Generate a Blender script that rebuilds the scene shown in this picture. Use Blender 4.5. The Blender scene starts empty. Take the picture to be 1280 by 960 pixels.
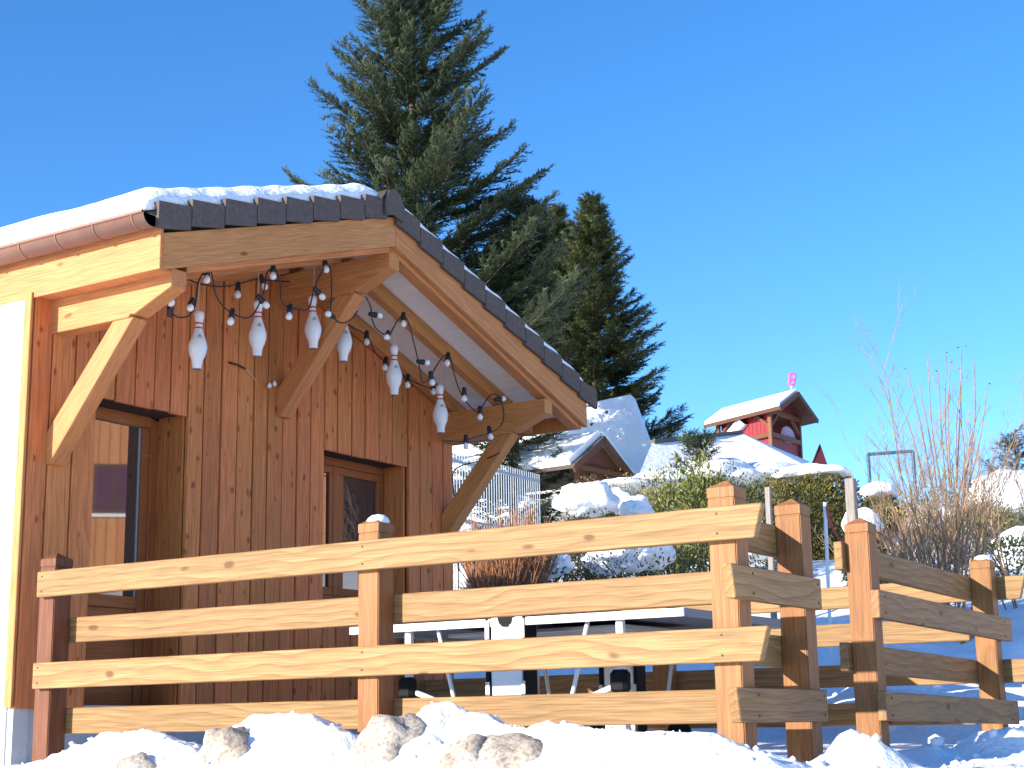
import bpy, bmesh, math, random
import numpy as np
from mathutils import Vector, Matrix, noise as mn

scene = bpy.context.scene
COL = scene.collection

# ------------------------------------------------------------------ camera
CAM = np.array([-6.128, -7.332, 0.0])
FPX = 1964.4                      # focal length in pixels of the 1280 px wide frame
PITCH, ROLL, YAW = math.radians(12.3026), math.radians(-0.9107), math.radians(32.6807)
_f = np.array([math.cos(YAW)*math.cos(PITCH), math.sin(YAW)*math.cos(PITCH), math.sin(PITCH)])
_r = np.cross(_f, [0, 0, 1]); _r /= np.linalg.norm(_r)
_u = np.cross(_r, _f)
RGT = _r*math.cos(ROLL)+_u*math.sin(ROLL)
UPV = -_r*math.sin(ROLL)+_u*math.cos(ROLL)
FWD = _f
cd = bpy.data.cameras.new('camera')
cam = bpy.data.objects.new('camera', cd)
COL.objects.link(cam)
cam.matrix_world = Matrix(((RGT[0], UPV[0], -FWD[0], CAM[0]), (RGT[1], UPV[1], -FWD[1], CAM[1]),
                           (RGT[2], UPV[2], -FWD[2], CAM[2]), (0, 0, 0, 1)))
cd.sensor_width = 36
cd.lens = FPX/1280*36
cd.clip_start = 0.1
cd.clip_end = 3000
scene.camera = cam

# ------------------------------------------------------------------ sky and sun
SUN_EL = math.radians(16.2)
SUN_AZ = math.radians(22.9)       # off the -X axis towards +Y
sdir = Vector((-math.cos(SUN_AZ)*math.cos(SUN_EL), math.sin(SUN_AZ)*math.cos(SUN_EL), math.sin(SUN_EL)))
world = bpy.data.worlds.new('World')
scene.world = world
world.use_nodes = True
wn = world.node_tree.nodes
wl = world.node_tree.links
wn.clear()
sky = wn.new('ShaderNodeTexSky')
sky.sky_type = 'NISHITA'
sky.sun_disc = False
sky.sun_elevation = SUN_EL
sky.sun_rotation = math.atan2(sdir.x, sdir.y)
sky.altitude = 900
sky.air_density = 0.85
sky.dust_density = 0.2
sky.ozone_density = 3.0
wbg = wn.new('ShaderNodeBackground')
wbg.inputs['Strength'].default_value = 0.15
wout = wn.new('ShaderNodeOutputWorld')
wsat = wn.new('ShaderNodeHueSaturation')
wsat.inputs['Saturation'].default_value = 1.22
wsat.inputs['Hue'].default_value = 0.504
wl.new(sky.outputs[0], wsat.inputs['Color'])
wl.new(wsat.outputs[0], wbg.inputs[0])
wl.new(wbg.outputs[0], wout.inputs[0])
sl = bpy.data.lights.new('sun', 'SUN')
sl.energy = 4.6
sl.angle = math.radians(0.53)
sl.color = (1.0, 0.93, 0.82)
sun = bpy.data.objects.new('sun', sl)
COL.objects.link(sun)
sun.rotation_euler = sdir.to_track_quat('Z', 'Y').to_euler()
scene.view_settings.view_transform = 'Standard'
scene.view_settings.look = 'None'
scene.view_settings.gamma = 1
scene.view_settings.exposure = 1.1
scene.render.engine = 'CYCLES'
scene.cycles.max_bounces = 8


def at(px, py, depth):
    """a point of the place seen at photograph pixel (px, py), depth metres away"""
    return CAM+depth*((px-640)/FPX*RGT-(py-480)/FPX*UPV+FWD)


# ------------------------------------------------------------------ object helpers
def link(o, parent=None):
    COL.objects.link(o)
    if parent is not None:
        o.parent = parent
    return o


def tag(o, label=None, cat=None, group=None, kind=None):
    if label: o['label'] = label
    if cat: o['category'] = cat
    if group: o['group'] = group
    if kind: o['kind'] = kind
    return o


def empty(name, loc, label, cat, group=None):
    o = bpy.data.objects.new(name, None)
    o.location = loc
    link(o)
    return tag(o, label, cat, group)


def mesh_obj(name, me, mat, parent=None, mw=None, smooth=False):
    o = bpy.data.objects.new(name, me)
    if mat is not None and not me.materials:
        me.materials.append(mat)
    if smooth:
        me.polygons.foreach_set('use_smooth', [True]*len(me.polygons))
    link(o, parent)
    M = mw if mw is not None else Matrix.Identity(4)
    if parent is not None:
        base = Matrix.Translation(parent.location)
        pp = parent
        chain = []
        while pp is not None:
            chain.append(pp.matrix_basis.copy())
            pp = pp.parent
        tot = Matrix.Identity(4)
        for m in reversed(chain):
            tot = tot @ m
        o.matrix_basis = tot.inverted() @ M
    else:
        o.matrix_basis = M
    return o


def np_mesh(name, V, F):
    """V (n,3), F (m,3) or (m,4) numpy"""
    me = bpy.data.meshes.new(name)
    V = np.asarray(V, np.float32)
    F = np.asarray(F, np.int32)
    k = F.shape[1]
    me.vertices.add(len(V))
    me.vertices.foreach_set('co', V.ravel())
    me.loops.add(F.size)
    me.loops.foreach_set('vertex_index', F.ravel())
    me.polygons.add(len(F))
    me.polygons.foreach_set('loop_start', np.arange(0, F.size, k, dtype=np.int32))
    me.polygons.foreach_set('loop_total', np.full(len(F), k, np.int32))
    me.update(calc_edges=True)
    me.validate()
    return me


def bm_mesh(name, bm):
    me = bpy.data.meshes.new(name)
    bmesh.ops.recalc_face_normals(bm, faces=bm.faces)
    bm.to_mesh(me)
    bm.free()
    return me


def frame(origin, xdir, updir):
    x = Vector(xdir).normalized()
    z = Vector(updir)
    y = z.cross(x).normalized()
    z = x.cross(y)
    o = Vector(origin)
    return Matrix(((x.x, y.x, z.x, o.x), (x.y, y.y, z.y, o.y), (x.z, y.z, z.z, o.z), (0, 0, 0, 1)))


def box_bm(x0, x1, y0, y1, z0, z1, bev=0.0):
    bm = bmesh.new()
    v = [bm.verts.new(p) for p in ((x0, y0, z0), (x1, y0, z0), (x1, y1, z0), (x0, y1, z0),
                                   (x0, y0, z1), (x1, y0, z1), (x1, y1, z1), (x0, y1, z1))]
    for f in ((0, 3, 2, 1), (4, 5, 6, 7), (0, 1, 5, 4), (1, 2, 6, 5), (2, 3, 7, 6), (3, 0, 4, 7)):
        bm.faces.new([v[i] for i in f])
    if bev:
        bmesh.ops.bevel(bm, geom=bm.edges[:], offset=bev, segments=1, affect='EDGES')
    return bm


def box(name, lo, hi, mat, parent=None, bev=0.0):
    """world-axis box; its local X is the world X"""
    c = [(a+b)/2 for a, b in zip(lo, hi)]
    h = [abs(b-a)/2 for a, b in zip(lo, hi)]
    bm = box_bm(-h[0], h[0], -h[1], h[1], -h[2], h[2], bev)
    return mesh_obj(name, bm_mesh(name, bm), mat, parent, Matrix.Translation(c))


def prism(name, poly, thick, origin, xdir, updir, mat, parent=None, bev=0.0):
    """profile poly (x,z) in the frame, extruded along the frame's Y from 0 to thick"""
    bm = bmesh.new()
    a = [bm.verts.new((x, 0, z)) for x, z in poly]
    b = [bm.verts.new((x, thick, z)) for x, z in poly]
    n = len(poly)
    bm.faces.new(a)
    bm.faces.new(b[::-1])
    for i in range(n):
        bm.faces.new((a[i], b[i], b[(i+1) % n], a[(i+1) % n]))
    bmesh.ops.recalc_face_normals(bm, faces=bm.faces)
    if bev:
        bmesh.ops.bevel(bm, geom=bm.edges[:], offset=bev, segments=1, affect='EDGES')
    return mesh_obj(name, bm_mesh(name, bm), mat, parent, frame(origin, xdir, updir))


def beam(name, p0, p1, w, h, up, mat, parent=None, bev=0.004):
    """bar from p0 to p1 (axis centre), w along the side, h along up; grain along it"""
    p0 = Vector(p0); p1 = Vector(p1)
    L = (p1-p0).length
    bm = box_bm(0, L, -w/2, w/2, -h/2, h/2, bev)
    return mesh_obj(name, bm_mesh(name, bm), mat, parent, frame(p0, p1-p0, up))


def tube_arrays(pts, rad, sides=6, closed=True):
    pts = np.asarray(pts, float)
    n = len(pts)
    rad = np.full(n, rad) if np.isscalar(rad) else np.asarray(rad, float)
    tan = np.gradient(pts, axis=0)
    tan /= np.linalg.norm(tan, axis=1)[:, None]+1e-12
    ref = np.array([0.3, 0.2, 1.0]) if abs(tan[0][2]) < 0.9 else np.array([1.0, 0.2, 0.1])
    a = np.cross(tan, ref); a /= np.linalg.norm(a, axis=1)[:, None]+1e-12
    b = np.cross(tan, a)
    th = np.arange(sides)/sides*2*math.pi
    V = pts[:, None, :]+rad[:, None, None]*(np.cos(th)[None, :, None]*a[:, None, :]+np.sin(th)[None, :, None]*b[:, None, :])
    V = V.reshape(-1, 3)
    i = np.arange(n-1)[:, None]*sides
    j = np.arange(sides)[None, :]
    j2 = (j+1) % sides
    F = np.stack([i+j, i+j2, i+sides+j2, i+sides+j], -1).reshape(-1, 4)
    return V, F


def tube(name, pts, rad, mat, parent=None, sides=8):
    V, F = tube_arrays(pts, rad, sides)
    n = len(V)
    me = np_mesh(name, V, F)
    return mesh_obj(name, me, mat, parent, smooth=True)


def lathe(name, prof, mat, parent, mw, seg=20):
    """prof list of (r, z)"""
    V = []
    for r, z in prof:
        for k in range(seg):
            t = k/seg*2*math.pi
            V.append((r*math.cos(t), r*math.sin(t), z))
    F = []
    for i in range(len(prof)-1):
        for k in range(seg):
            k2 = (k+1) % seg
            F.append((i*seg+k, i*seg+k2, (i+1)*seg+k2, (i+1)*seg+k))
    return mesh_obj(name, np_mesh(name, V, F), mat, parent, mw, smooth=True)


def spline(pts, n=6):
    """Catmull-Rom through pts"""
    P = [np.array(p, float) for p in pts]
    P = [2*P[0]-P[1]]+P+[2*P[-1]-P[-2]]
    out = []
    for i in range(1, len(P)-2):
        for k in range(n):
            t = k/n
            a, b, c, d = P[i-1], P[i], P[i+1], P[i+2]
            out.append(0.5*((2*b)+(-a+c)*t+(2*a-5*b+4*c-d)*t*t+(-a+3*b-3*c+d)*t**3))
    out.append(P[-2])
    return np.array(out)


def vnoise(x, y, seed=0):
    """smooth 2-D value noise, vectorised, about -1..1"""
    x = np.asarray(x, float); y = np.asarray(y, float)
    xi = np.floor(x).astype(np.int64); yi = np.floor(y).astype(np.int64)
    xf = x-xi; yf = y-yi
    def h(a, b):
        n = (a*374761393+b*668265263+seed*1442695041) & 0x7fffffff
        n = ((n ^ (n >> 13))*1274126177) & 0x7fffffff
        n = n ^ (n >> 16)
        return (n & 0xffff)/32767.5-1
    u = xf*xf*(3-2*xf); v = yf*yf*(3-2*yf)
    return (h(xi, yi)*(1-u)+h(xi+1, yi)*u)*(1-v)+(h(xi, yi+1)*(1-u)+h(xi+1, yi+1)*u)*v


def fbm(x, y, seed=0, octv=4):
    s = 0; a = 1.0
    for o in range(octv):
        s = s+a*vnoise(x*2**o, y*2**o, seed+o*17)
        a *= 0.5
    return s


# ------------------------------------------------------------------ materials
MATS = {}


def new_mat(name):
    m = bpy.data.materials.new(name)
    m.use_nodes = True
    nt = m.node_tree
    b = nt.nodes['Principled BSDF']
    MATS[name] = m
    return m, nt, b


def N(nt, typ, **kw):
    n = nt.nodes.new(typ)
    for k, v in kw.items():
        if k.startswith('i_'):
            key = k[2:]
            n.inputs[int(key) if key.isdigit() else key].default_value = v
        else:
            setattr(n, k, v)
    return n


def math_node(nt, op, a, b=None, clamp=False):
    n = nt.nodes.new('ShaderNodeMath')
    n.operation = op
    n.use_clamp = clamp
    for i, v in enumerate((a, b)):
        if v is None: continue
        if isinstance(v, (int, float)): n.inputs[i].default_value = v
        else: nt.links.new(v, n.inputs[i])
    return n.outputs[0]


def mix(nt, fac, a, b, mode='MIX'):
    n = nt.nodes.new('ShaderNodeMix')
    n.data_type = 'RGBA'
    n.blend_type = mode
    if isinstance(fac, (int, float)): n.inputs[0].default_value = fac
    else: nt.links.new(fac, n.inputs[0])
    for i, v in ((6, a), (7, b)):
        if isinstance(v, tuple): n.inputs[i].default_value = (*v, 1) if len(v) == 3 else v
        else: nt.links.new(v, n.inputs[i])
    return n.outputs[2]


def ramp(nt, fac, stops):
    n = nt.nodes.new('ShaderNodeValToRGB')
    e = n.color_ramp.elements
    while len(e) < len(stops): e.new(0.5)
    for el, (p, c) in zip(e, stops):
        el.position = p
        el.color = (*c, 1) if len(c) == 3 else c
    nt.links.new(fac, n.inputs[0])
    return n.outputs[0]


def wood(name, light, dark, knot, ring=9.0, contrast=0.7, knots=0.5, rough=0.6, var=0.22, fibre=0.35, kscale=(3.2, 8.0), kthr=(0.07, 0.17)):
    """flat-sawn softwood; the grain runs along the piece's own X axis"""
    m, nt, b = new_mat(name)
    L = nt.links.new
    tc = N(nt, 'ShaderNodeTexCoord')
    oi = N(nt, 'ShaderNodeObjectInfo')
    rnd = oi.outputs['Random']
    comb = N(nt, 'ShaderNodeCombineXYZ')
    L(math_node(nt, 'MULTIPLY', rnd, 37.0), comb.inputs[0])
    L(math_node(nt, 'MULTIPLY', rnd, 0.21), comb.inputs[1])
    L(math_node(nt, 'MULTIPLY', math_node(nt, 'FRACT', math_node(nt, 'MULTIPLY', rnd, 7.3)), 0.16), comb.inputs[2])
    add = N(nt, 'ShaderNodeVectorMath', operation='ADD')
    L(tc.outputs['Object'], add.inputs[0]); L(comb.outputs[0], add.inputs[1])
    # slow wander of the growth rings along the piece
    wob = N(nt, 'ShaderNodeMapping'); wob.inputs['Scale'].default_value = (1.3, 3.5, 3.5)
    L(add.outputs[0], wob.inputs[0])
    wn_ = N(nt, 'ShaderNodeTexNoise'); wn_.inputs['Scale'].default_value = 1.0; wn_.inputs['Detail'].default_value = 2.0
    L(wob.outputs[0], wn_.inputs['Vector'])
    sub = N(nt, 'ShaderNodeVectorMath', operation='SUBTRACT'); sub.inputs[1].default_value = (0.5, 0.5, 0.5)
    L(wn_.outputs['Color'], sub.inputs[0])
    scl = N(nt, 'ShaderNodeVectorMath', operation='SCALE'); scl.inputs['Scale'].default_value = 0.17
    L(sub.outputs[0], scl.inputs[0])
    a2 = N(nt, 'ShaderNodeVectorMath', operation='ADD')
    L(add.outputs[0], a2.inputs[0]); L(scl.outputs[0], a2.inputs[1])
    mp = N(nt, 'ShaderNodeMapping'); mp.inputs['Scale'].default_value = (0.05, 1, 1)
    mp.inputs['Location'].default_value = (0, -0.02, 0.05)
    L(a2.outputs[0], mp.inputs[0])
    wv = N(nt, 'ShaderNodeTexWave', wave_type='RINGS', rings_direction='X', wave_profile='SAW')
    wv.inputs['Scale'].default_value = ring; wv.inputs['Distortion'].default_value = 0.6
    wv.inputs['Detail'].default_value = 2; wv.inputs['Detail Scale'].default_value = 2.0
    L(mp.outputs[0], wv.inputs['Vector'])
    rings = math_node(nt, 'POWER', wv.outputs['Fac'], 2.2)
    # fibres
    fm = N(nt, 'ShaderNodeMapping'); fm.inputs['Scale'].default_value = (5, 170, 170)
    L(add.outputs[0], fm.inputs[0])
    fn = N(nt, 'ShaderNodeTexNoise'); fn.inputs['Scale'].default_value = 1; fn.inputs['Detail'].default_value = 3
    L(fm.outputs[0], fn.inputs['Vector'])
    # broad colour drift
    dm = N(nt, 'ShaderNodeMapping'); dm.inputs['Scale'].default_value = (1.6, 7, 7)
    L(add.outputs[0], dm.inputs[0])
    dn = N(nt, 'ShaderNodeTexNoise'); dn.inputs['Scale'].default_value = 1; dn.inputs['Detail'].default_value = 2
    L(dm.outputs[0], dn.inputs['Vector'])
    col = mix(nt, math_node(nt, 'MULTIPLY', rings, contrast, True), light, dark)
    mid = tuple((x+y)/2*0.92 for x, y in zip(light, dark))
    dr = N(nt, 'ShaderNodeMapRange'); dr.inputs[1].default_value = 0.42; dr.inputs[2].default_value = 0.75; dr.inputs[4].default_value = 0.7
    L(dn.outputs['Fac'], dr.inputs[0])
    col = mix(nt, dr.outputs[0], col, mid)
    fv = N(nt, 'ShaderNodeMapRange'); fv.inputs[1].default_value = 0.3; fv.inputs[2].default_value = 0.7
    fv.inputs[3].default_value = 1-fibre; fv.inputs[4].default_value = 1+fibre*0.4
    L(fn.outputs['Fac'], fv.inputs[0])
    fc = N(nt, 'ShaderNodeCombineColor')
    for i in range(3): L(fv.outputs[0], fc.inputs[i])
    col = mix(nt, 1.0, col, fc.outputs[0], 'MULTIPLY')
    # knots
    km = N(nt, 'ShaderNodeMapping'); km.inputs['Scale'].default_value = (kscale[0], kscale[1], kscale[1])
    L(a2.outputs[0], km.inputs[0])
    kv = N(nt, 'ShaderNodeTexVoronoi', feature='F1'); kv.inputs['Scale'].default_value = 1.0
    L(km.outputs[0], kv.inputs['Vector'])
    sep = N(nt, 'ShaderNodeSeparateColor'); L(kv.outputs['Color'], sep.inputs[0])
    on_ = math_node(nt, 'LESS_THAN', sep.outputs[0], knots)
    kr = N(nt, 'ShaderNodeMapRange', interpolation_type='SMOOTHSTEP'); kr.inputs[1].default_value = kthr[0]; kr.inputs[2].default_value = kthr[1]
    kr.inputs[3].default_value = 1.0; kr.inputs[4].default_value = 0.0
    L(kv.outputs['Distance'], kr.inputs[0])
    col = mix(nt, math_node(nt, 'MULTIPLY', math_node(nt, 'MULTIPLY', kr.outputs[0], on_), 0.85), col, knot)
    # every piece a little different
    hs = N(nt, 'ShaderNodeHueSaturation')
    L(col, hs.inputs['Color'])
    L(math_node(nt, 'MULTIPLY_ADD', rnd, var), hs.inputs['Value'])
    hs.inputs['Value'].default_value = 1
    ma = [n for n in nt.nodes if n.type == 'MATH' and n.operation == 'MULTIPLY_ADD'][-1]
    ma.inputs[2].default_value = 1-var/2
    h2 = math_node(nt, 'FRACT', math_node(nt, 'MULTIPLY', rnd, 13.7))
    ma2 = math_node(nt, 'MULTIPLY_ADD', h2, 0.010)
    ma2.node.inputs[2].default_value = 0.492
    L(ma2, hs.inputs['Hue'])
    L(hs.outputs[0], b.inputs['Base Color'])
    b.inputs['Roughness'].default_value = rough
    b.inputs['Specular IOR Level'].default_value = 0.25
    bp = N(nt, 'ShaderNodeBump'); bp.inputs['Strength'].default_value = 0.25; bp.inputs['Distance'].default_value = 0.004
    L(fn.outputs['Fac'], bp.inputs['Height'])
    L(bp.outputs[0], b.inputs['Normal'])
    return m


def plain(name, c, rough=0.5, metal=0.0, nscale=0, namt=0.15, bump=0.0, spec=0.5):
    m, nt, b = new_mat(name)
    b.inputs['Roughness'].default_value = rough
    b.inputs['Metallic'].default_value = metal
    b.inputs['Specular IOR Level'].default_value = spec
    if nscale:
        tc = N(nt, 'ShaderNodeTexCoord')
        n = N(nt, 'ShaderNodeTexNoise'); n.inputs['Scale'].default_value = nscale; n.inputs['Detail'].default_value = 5
        nt.links.new(tc.outputs['Object'], n.inputs['Vector'])
        lo = tuple(x*(1-namt) for x in c); hi = tuple(min(1, x*(1+namt)) for x in c)
        nt.links.new(ramp(nt, n.outputs['Fac'], [(0.3, lo), (0.7, hi)]), b.inputs['Base Color'])
        if bump:
            bp = N(nt, 'ShaderNodeBump'); bp.inputs['Strength'].default_value = bump; bp.inputs['Distance'].default_value = 0.01
            nt.links.new(n.outputs['Fac'], bp.inputs['Height'])
            nt.links.new(bp.outputs[0], b.inputs['Normal'])
    else:
        b.inputs['Base Color'].default_value = (*c, 1)
    return m


def snow_mat():
    m, nt, b = new_mat('snow')
    tc = N(nt, 'ShaderNodeTexCoord')
    geo = N(nt, 'ShaderNodeNewGeometry')
    n = N(nt, 'ShaderNodeTexNoise'); n.inputs['Scale'].default_value = 26; n.inputs['Detail'].default_value = 6
    n2 = N(nt, 'ShaderNodeTexNoise'); n2.inputs['Scale'].default_value = 5; n2.inputs['Detail'].default_value = 4
    nt.links.new(geo.outputs['Position'], n.inputs['Vector'])
    nt.links.new(geo.outputs['Position'], n2.inputs['Vector'])
    nt.links.new(ramp(nt, n.outputs['Fac'], [(0.3, (0.84, 0.86, 0.89)), (0.6, (0.91, 0.92, 0.93))]), b.inputs['Base Color'])
    b.inputs['Roughness'].default_value = 0.65
    b.inputs['Specular IOR Level'].default_value = 0.3
    s = math_node(nt, 'ADD', math_node(nt, 'MULTIPLY', n.outputs['Fac'], 0.4), math_node(nt, 'MULTIPLY', n2.outputs['Fac'], 1.3))
    bp = N(nt, 'ShaderNodeBump'); bp.inputs['Strength'].default_value = 0.6; bp.inputs['Distance'].default_value = 0.05
    nt.links.new(s, bp.inputs['Height'])
    nt.links.new(bp.outputs[0], b.inputs['Normal'])
    return m


def leaf_mat(name, c1, c2, c3=None, scale=3.0):
    m, nt, b = new_mat(name)
    geo = N(nt, 'ShaderNodeNewGeometry')
    n = N(nt, 'ShaderNodeTexNoise'); n.inputs['Scale'].default_value = scale; n.inputs['Detail'].default_value = 3
    nt.links.new(geo.outputs['Position'], n.inputs['Vector'])
    st = [(0.35, c1), (0.62, c2)]
    if c3: st.append((0.75, c3))
    col = ramp(nt, n.outputs['Fac'], st)
    rp = math_node(nt, 'MULTIPLY_ADD', geo.outputs['Random Per Island'], 0.7)
    rp.node.inputs[2].default_value = 0.65
    hs = N(nt, 'ShaderNodeHueSaturation')
    nt.links.new(col, hs.inputs['Color']); nt.links.new(rp, hs.inputs['Value'])
    nt.links.new(hs.outputs[0], b.inputs['Base Color'])
    b.inputs['Roughness'].default_value = 0.5
    b.inputs['Specular IOR Level'].default_value = 0.3
    b.inputs['Transmission Weight'].default_value = 0.0
    return m


SNOW = snow_mat()
PINE = wood('pale_fence_rail_wood', (0.350, 0.208, 0.085), (0.235, 0.115, 0.038), (0.11, 0.042, 0.013), ring=7.5, contrast=0.9, knots=0.32, var=0.16)
POST = wood('orange_fence_post_wood', (0.345, 0.158, 0.056), (0.245, 0.095, 0.030), (0.16, 0.05, 0.014), ring=7.0, contrast=0.55, knots=0.12, var=0.14)
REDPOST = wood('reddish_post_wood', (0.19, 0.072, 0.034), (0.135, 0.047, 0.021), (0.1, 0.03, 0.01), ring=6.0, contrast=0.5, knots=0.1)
LARCH = wood('red_brown_cladding_wood', (0.66, 0.238, 0.074), (0.52, 0.158, 0.044), (0.19, 0.050, 0.016), ring=6.0, contrast=0.6, knots=0.75, kscale=(6.0, 11.0), kthr=(0.06, 0.22), var=0.26, rough=0.55)
BEAMW = wood('honey_glulam_wood', (0.60, 0.262, 0.090), (0.50, 0.190, 0.058), (0.20, 0.06, 0.015), ring=6.0, contrast=0.45, knots=0.16, var=0.1)
DOORW = wood('varnished_joinery_wood', (0.40, 0.135, 0.038), (0.31, 0.095, 0.026), (0.2, 0.07, 0.02), ring=6.0, contrast=0.4, knots=0.0, var=0.1, rough=0.4)
OLDW = wood('grey_weathered_wood', (0.33, 0.29, 0.25), (0.22, 0.19, 0.16), (0.1, 0.08, 0.07), ring=8.0, contrast=0.6, knots=0.1)
DARKW = wood('dark_stained_wood', (0.115, 0.052, 0.028), (0.08, 0.034, 0.018), (0.05, 0.02, 0.01), ring=6.0, contrast=0.5, knots=0.1)
TILE = plain('anthracite_roof_tile', (0.105, 0.082, 0.073), 0.75, nscale=30, namt=0.2, bump=0.2, spec=0.3)
WHITE = plain('white_render', (0.80, 0.79, 0.77), 0.9, nscale=60, namt=0.03, bump=0.25, spec=0.2)
PLINTH = plain('grey_plinth_render', (0.52, 0.52, 0.53), 0.9, nscale=50, namt=0.06, bump=0.3, spec=0.2)
COPPER = plain('brown_gutter_metal', (0.30, 0.145, 0.095), 0.5, 0.1, nscale=8, namt=0.1)
SOFFIT = plain('pale_soffit_lining', (0.86, 0.79, 0.70), 0.7, spec=0.2)
CORE = plain('dark_wall_membrane', (0.05, 0.025, 0.015), 0.9)
BLACK = plain('black_rubber', (0.012, 0.012, 0.013), 0.5)
PINW = plain('white_pin_lacquer', (0.78, 0.78, 0.78), 0.28, nscale=12, namt=0.04)
PINR = plain('red_pin_stripe', (0.55, 0.03, 0.04), 0.35)
PINM = plain('grey_pin_print', (0.22, 0.20, 0.24), 0.5)
BULB = plain('frosted_bulb_glass', (0.80, 0.79, 0.77), 0.25)
CORD = plain('beige_cord', (0.55, 0.45, 0.36), 0.8)
ALU = plain('white_table_frame', (0.80, 0.80, 0.79), 0.45)
STEEL = plain('galvanised_steel', (0.46, 0.48, 0.50), 0.45, 0.6)
TABLE = plain('slate_table_board', (0.13, 0.15, 0.18), 0.55, nscale=10, namt=0.1)
PLASTIC = plain('black_plastic', (0.012, 0.012, 0.013), 0.7, spec=0.15)
TSHADE = plain('shaded_table_edge', (0.30, 0.31, 0.33), 0.6, spec=0.2)  # end edges of the table frame, their shade put into the colour
REDW = plain('red_painted_boards', (0.24, 0.016, 0.022), 0.6, nscale=6, namt=0.25)
PINK = plain('pink_plastic', (0.72, 0.10, 0.36), 0.4)
BLUEP = plain('blue_painted_pipe', (0.02, 0.08, 0.16), 0.5)
WHITEM = plain('white_painted_steel', (0.72, 0.74, 0.76), 0.5)
RAILM = plain('blue_grey_railing', (0.26, 0.31, 0.37), 0.5)  # even blue-grey tone given to the white metal bars
DRED = plain('dark_red_paint', (0.075, 0.010, 0.014), 0.6, nscale=6, namt=0.2)
REDROPE = plain('red_rope', (0.5, 0.07, 0.08), 0.7)
CURTAIN = plain('purple_curtain', (0.10, 0.035, 0.06), 0.9, nscale=15, namt=0.4)
ROCK = None
SCREWM = plain('dark_screw_head', (0.05, 0.04, 0.03), 0.6, 0.3)


def rock_mat():
    m, nt, b = new_mat('beige_granite')
    geo = N(nt, 'ShaderNodeNewGeometry')
    n = N(nt, 'ShaderNodeTexNoise'); n.inputs['Scale'].default_value = 60; n.inputs['Detail'].default_value = 5
    n2 = N(nt, 'ShaderNodeTexNoise'); n2.inputs['Scale'].default_value = 7; n2.inputs['Detail'].default_value = 5
    nt.links.new(geo.outputs['Position'], n.inputs['Vector']); nt.links.new(geo.outputs['Position'], n2.inputs['Vector'])
    c = ramp(nt, n2.outputs['Fac'], [(0.3, (0.34, 0.27, 0.21)), (0.5, (0.46, 0.38, 0.30)), (0.7, (0.52, 0.46, 0.40))])
    d = ramp(nt, n.outputs['Fac'], [(0.35, (0.55, 0.55, 0.55)), (0.55, (1, 1, 1))])
    nt.links.new(mix(nt, 1.0, c, d, 'MULTIPLY'), b.inputs['Base Color'])
    b.inputs['Roughness'].default_value = 0.9
    bp = N(nt, 'ShaderNodeBump'); bp.inputs['Strength'].default_value = 0.6; bp.inputs['Distance'].default_value = 0.02
    nt.links.new(math_node(nt, 'ADD', n2.outputs['Fac'], math_node(nt, 'MULTIPLY', n.outputs['Fac'], 0.4)), bp.inputs['Height'])
    nt.links.new(bp.outputs[0], b.inputs['Normal'])
    return m


ROCK = rock_mat()


def glass_mat(name, tint=(0.03, 0.03, 0.035)):
    m, nt, b = new_mat(name)
    b.inputs['Base Color'].default_value = (*tint, 1)
    b.inputs['Roughness'].default_value = 0.02
    b.inputs['Specular IOR Level'].default_value = 1.0
    b.inputs['IOR'].default_value = 1.9
    return m


GLASS = glass_mat('window_glass')
FIRN = leaf_mat('fir_needles', (0.028, 0.042, 0.020), (0.060, 0.076, 0.034), (0.10, 0.105, 0.048), 1.3)
SPRN = leaf_mat('spruce_needles', (0.040, 0.052, 0.020), (0.078, 0.092, 0.034), (0.12, 0.118, 0.043), 1.1)
BARK = plain('conifer_bark', (0.10, 0.075, 0.055), 0.9, nscale=14, namt=0.4, bump=0.4)
LEAFD = leaf_mat('dark_evergreen_leaves', (0.018, 0.030, 0.012), (0.050, 0.065, 0.022), (0.10, 0.105, 0.035), 5)
LEAFY = leaf_mat('yellow_green_leaves', (0.09, 0.11, 0.024), (0.20, 0.20, 0.042), (0.32, 0.27, 0.08), 5)
HEDGE = leaf_mat('brown_green_hedge_leaves', (0.09, 0.088, 0.024), (0.19, 0.15, 0.040), (0.26, 0.16, 0.055), 3)
TWIG = plain('grey_brown_twig_bark', (0.30, 0.195, 0.115), 0.85, nscale=9, namt=0.35)
TWIGO = leaf_mat('orange_twig_tips', (0.28, 0.12, 0.055), (0.48, 0.22, 0.10), None, 8)
TWIGD = plain('dark_twig_bark', (0.10, 0.075, 0.055), 0.9, nscale=9, namt=0.3)

# ================================================================== THE SETTING
ZT = -0.14                                    # terrace level


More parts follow.
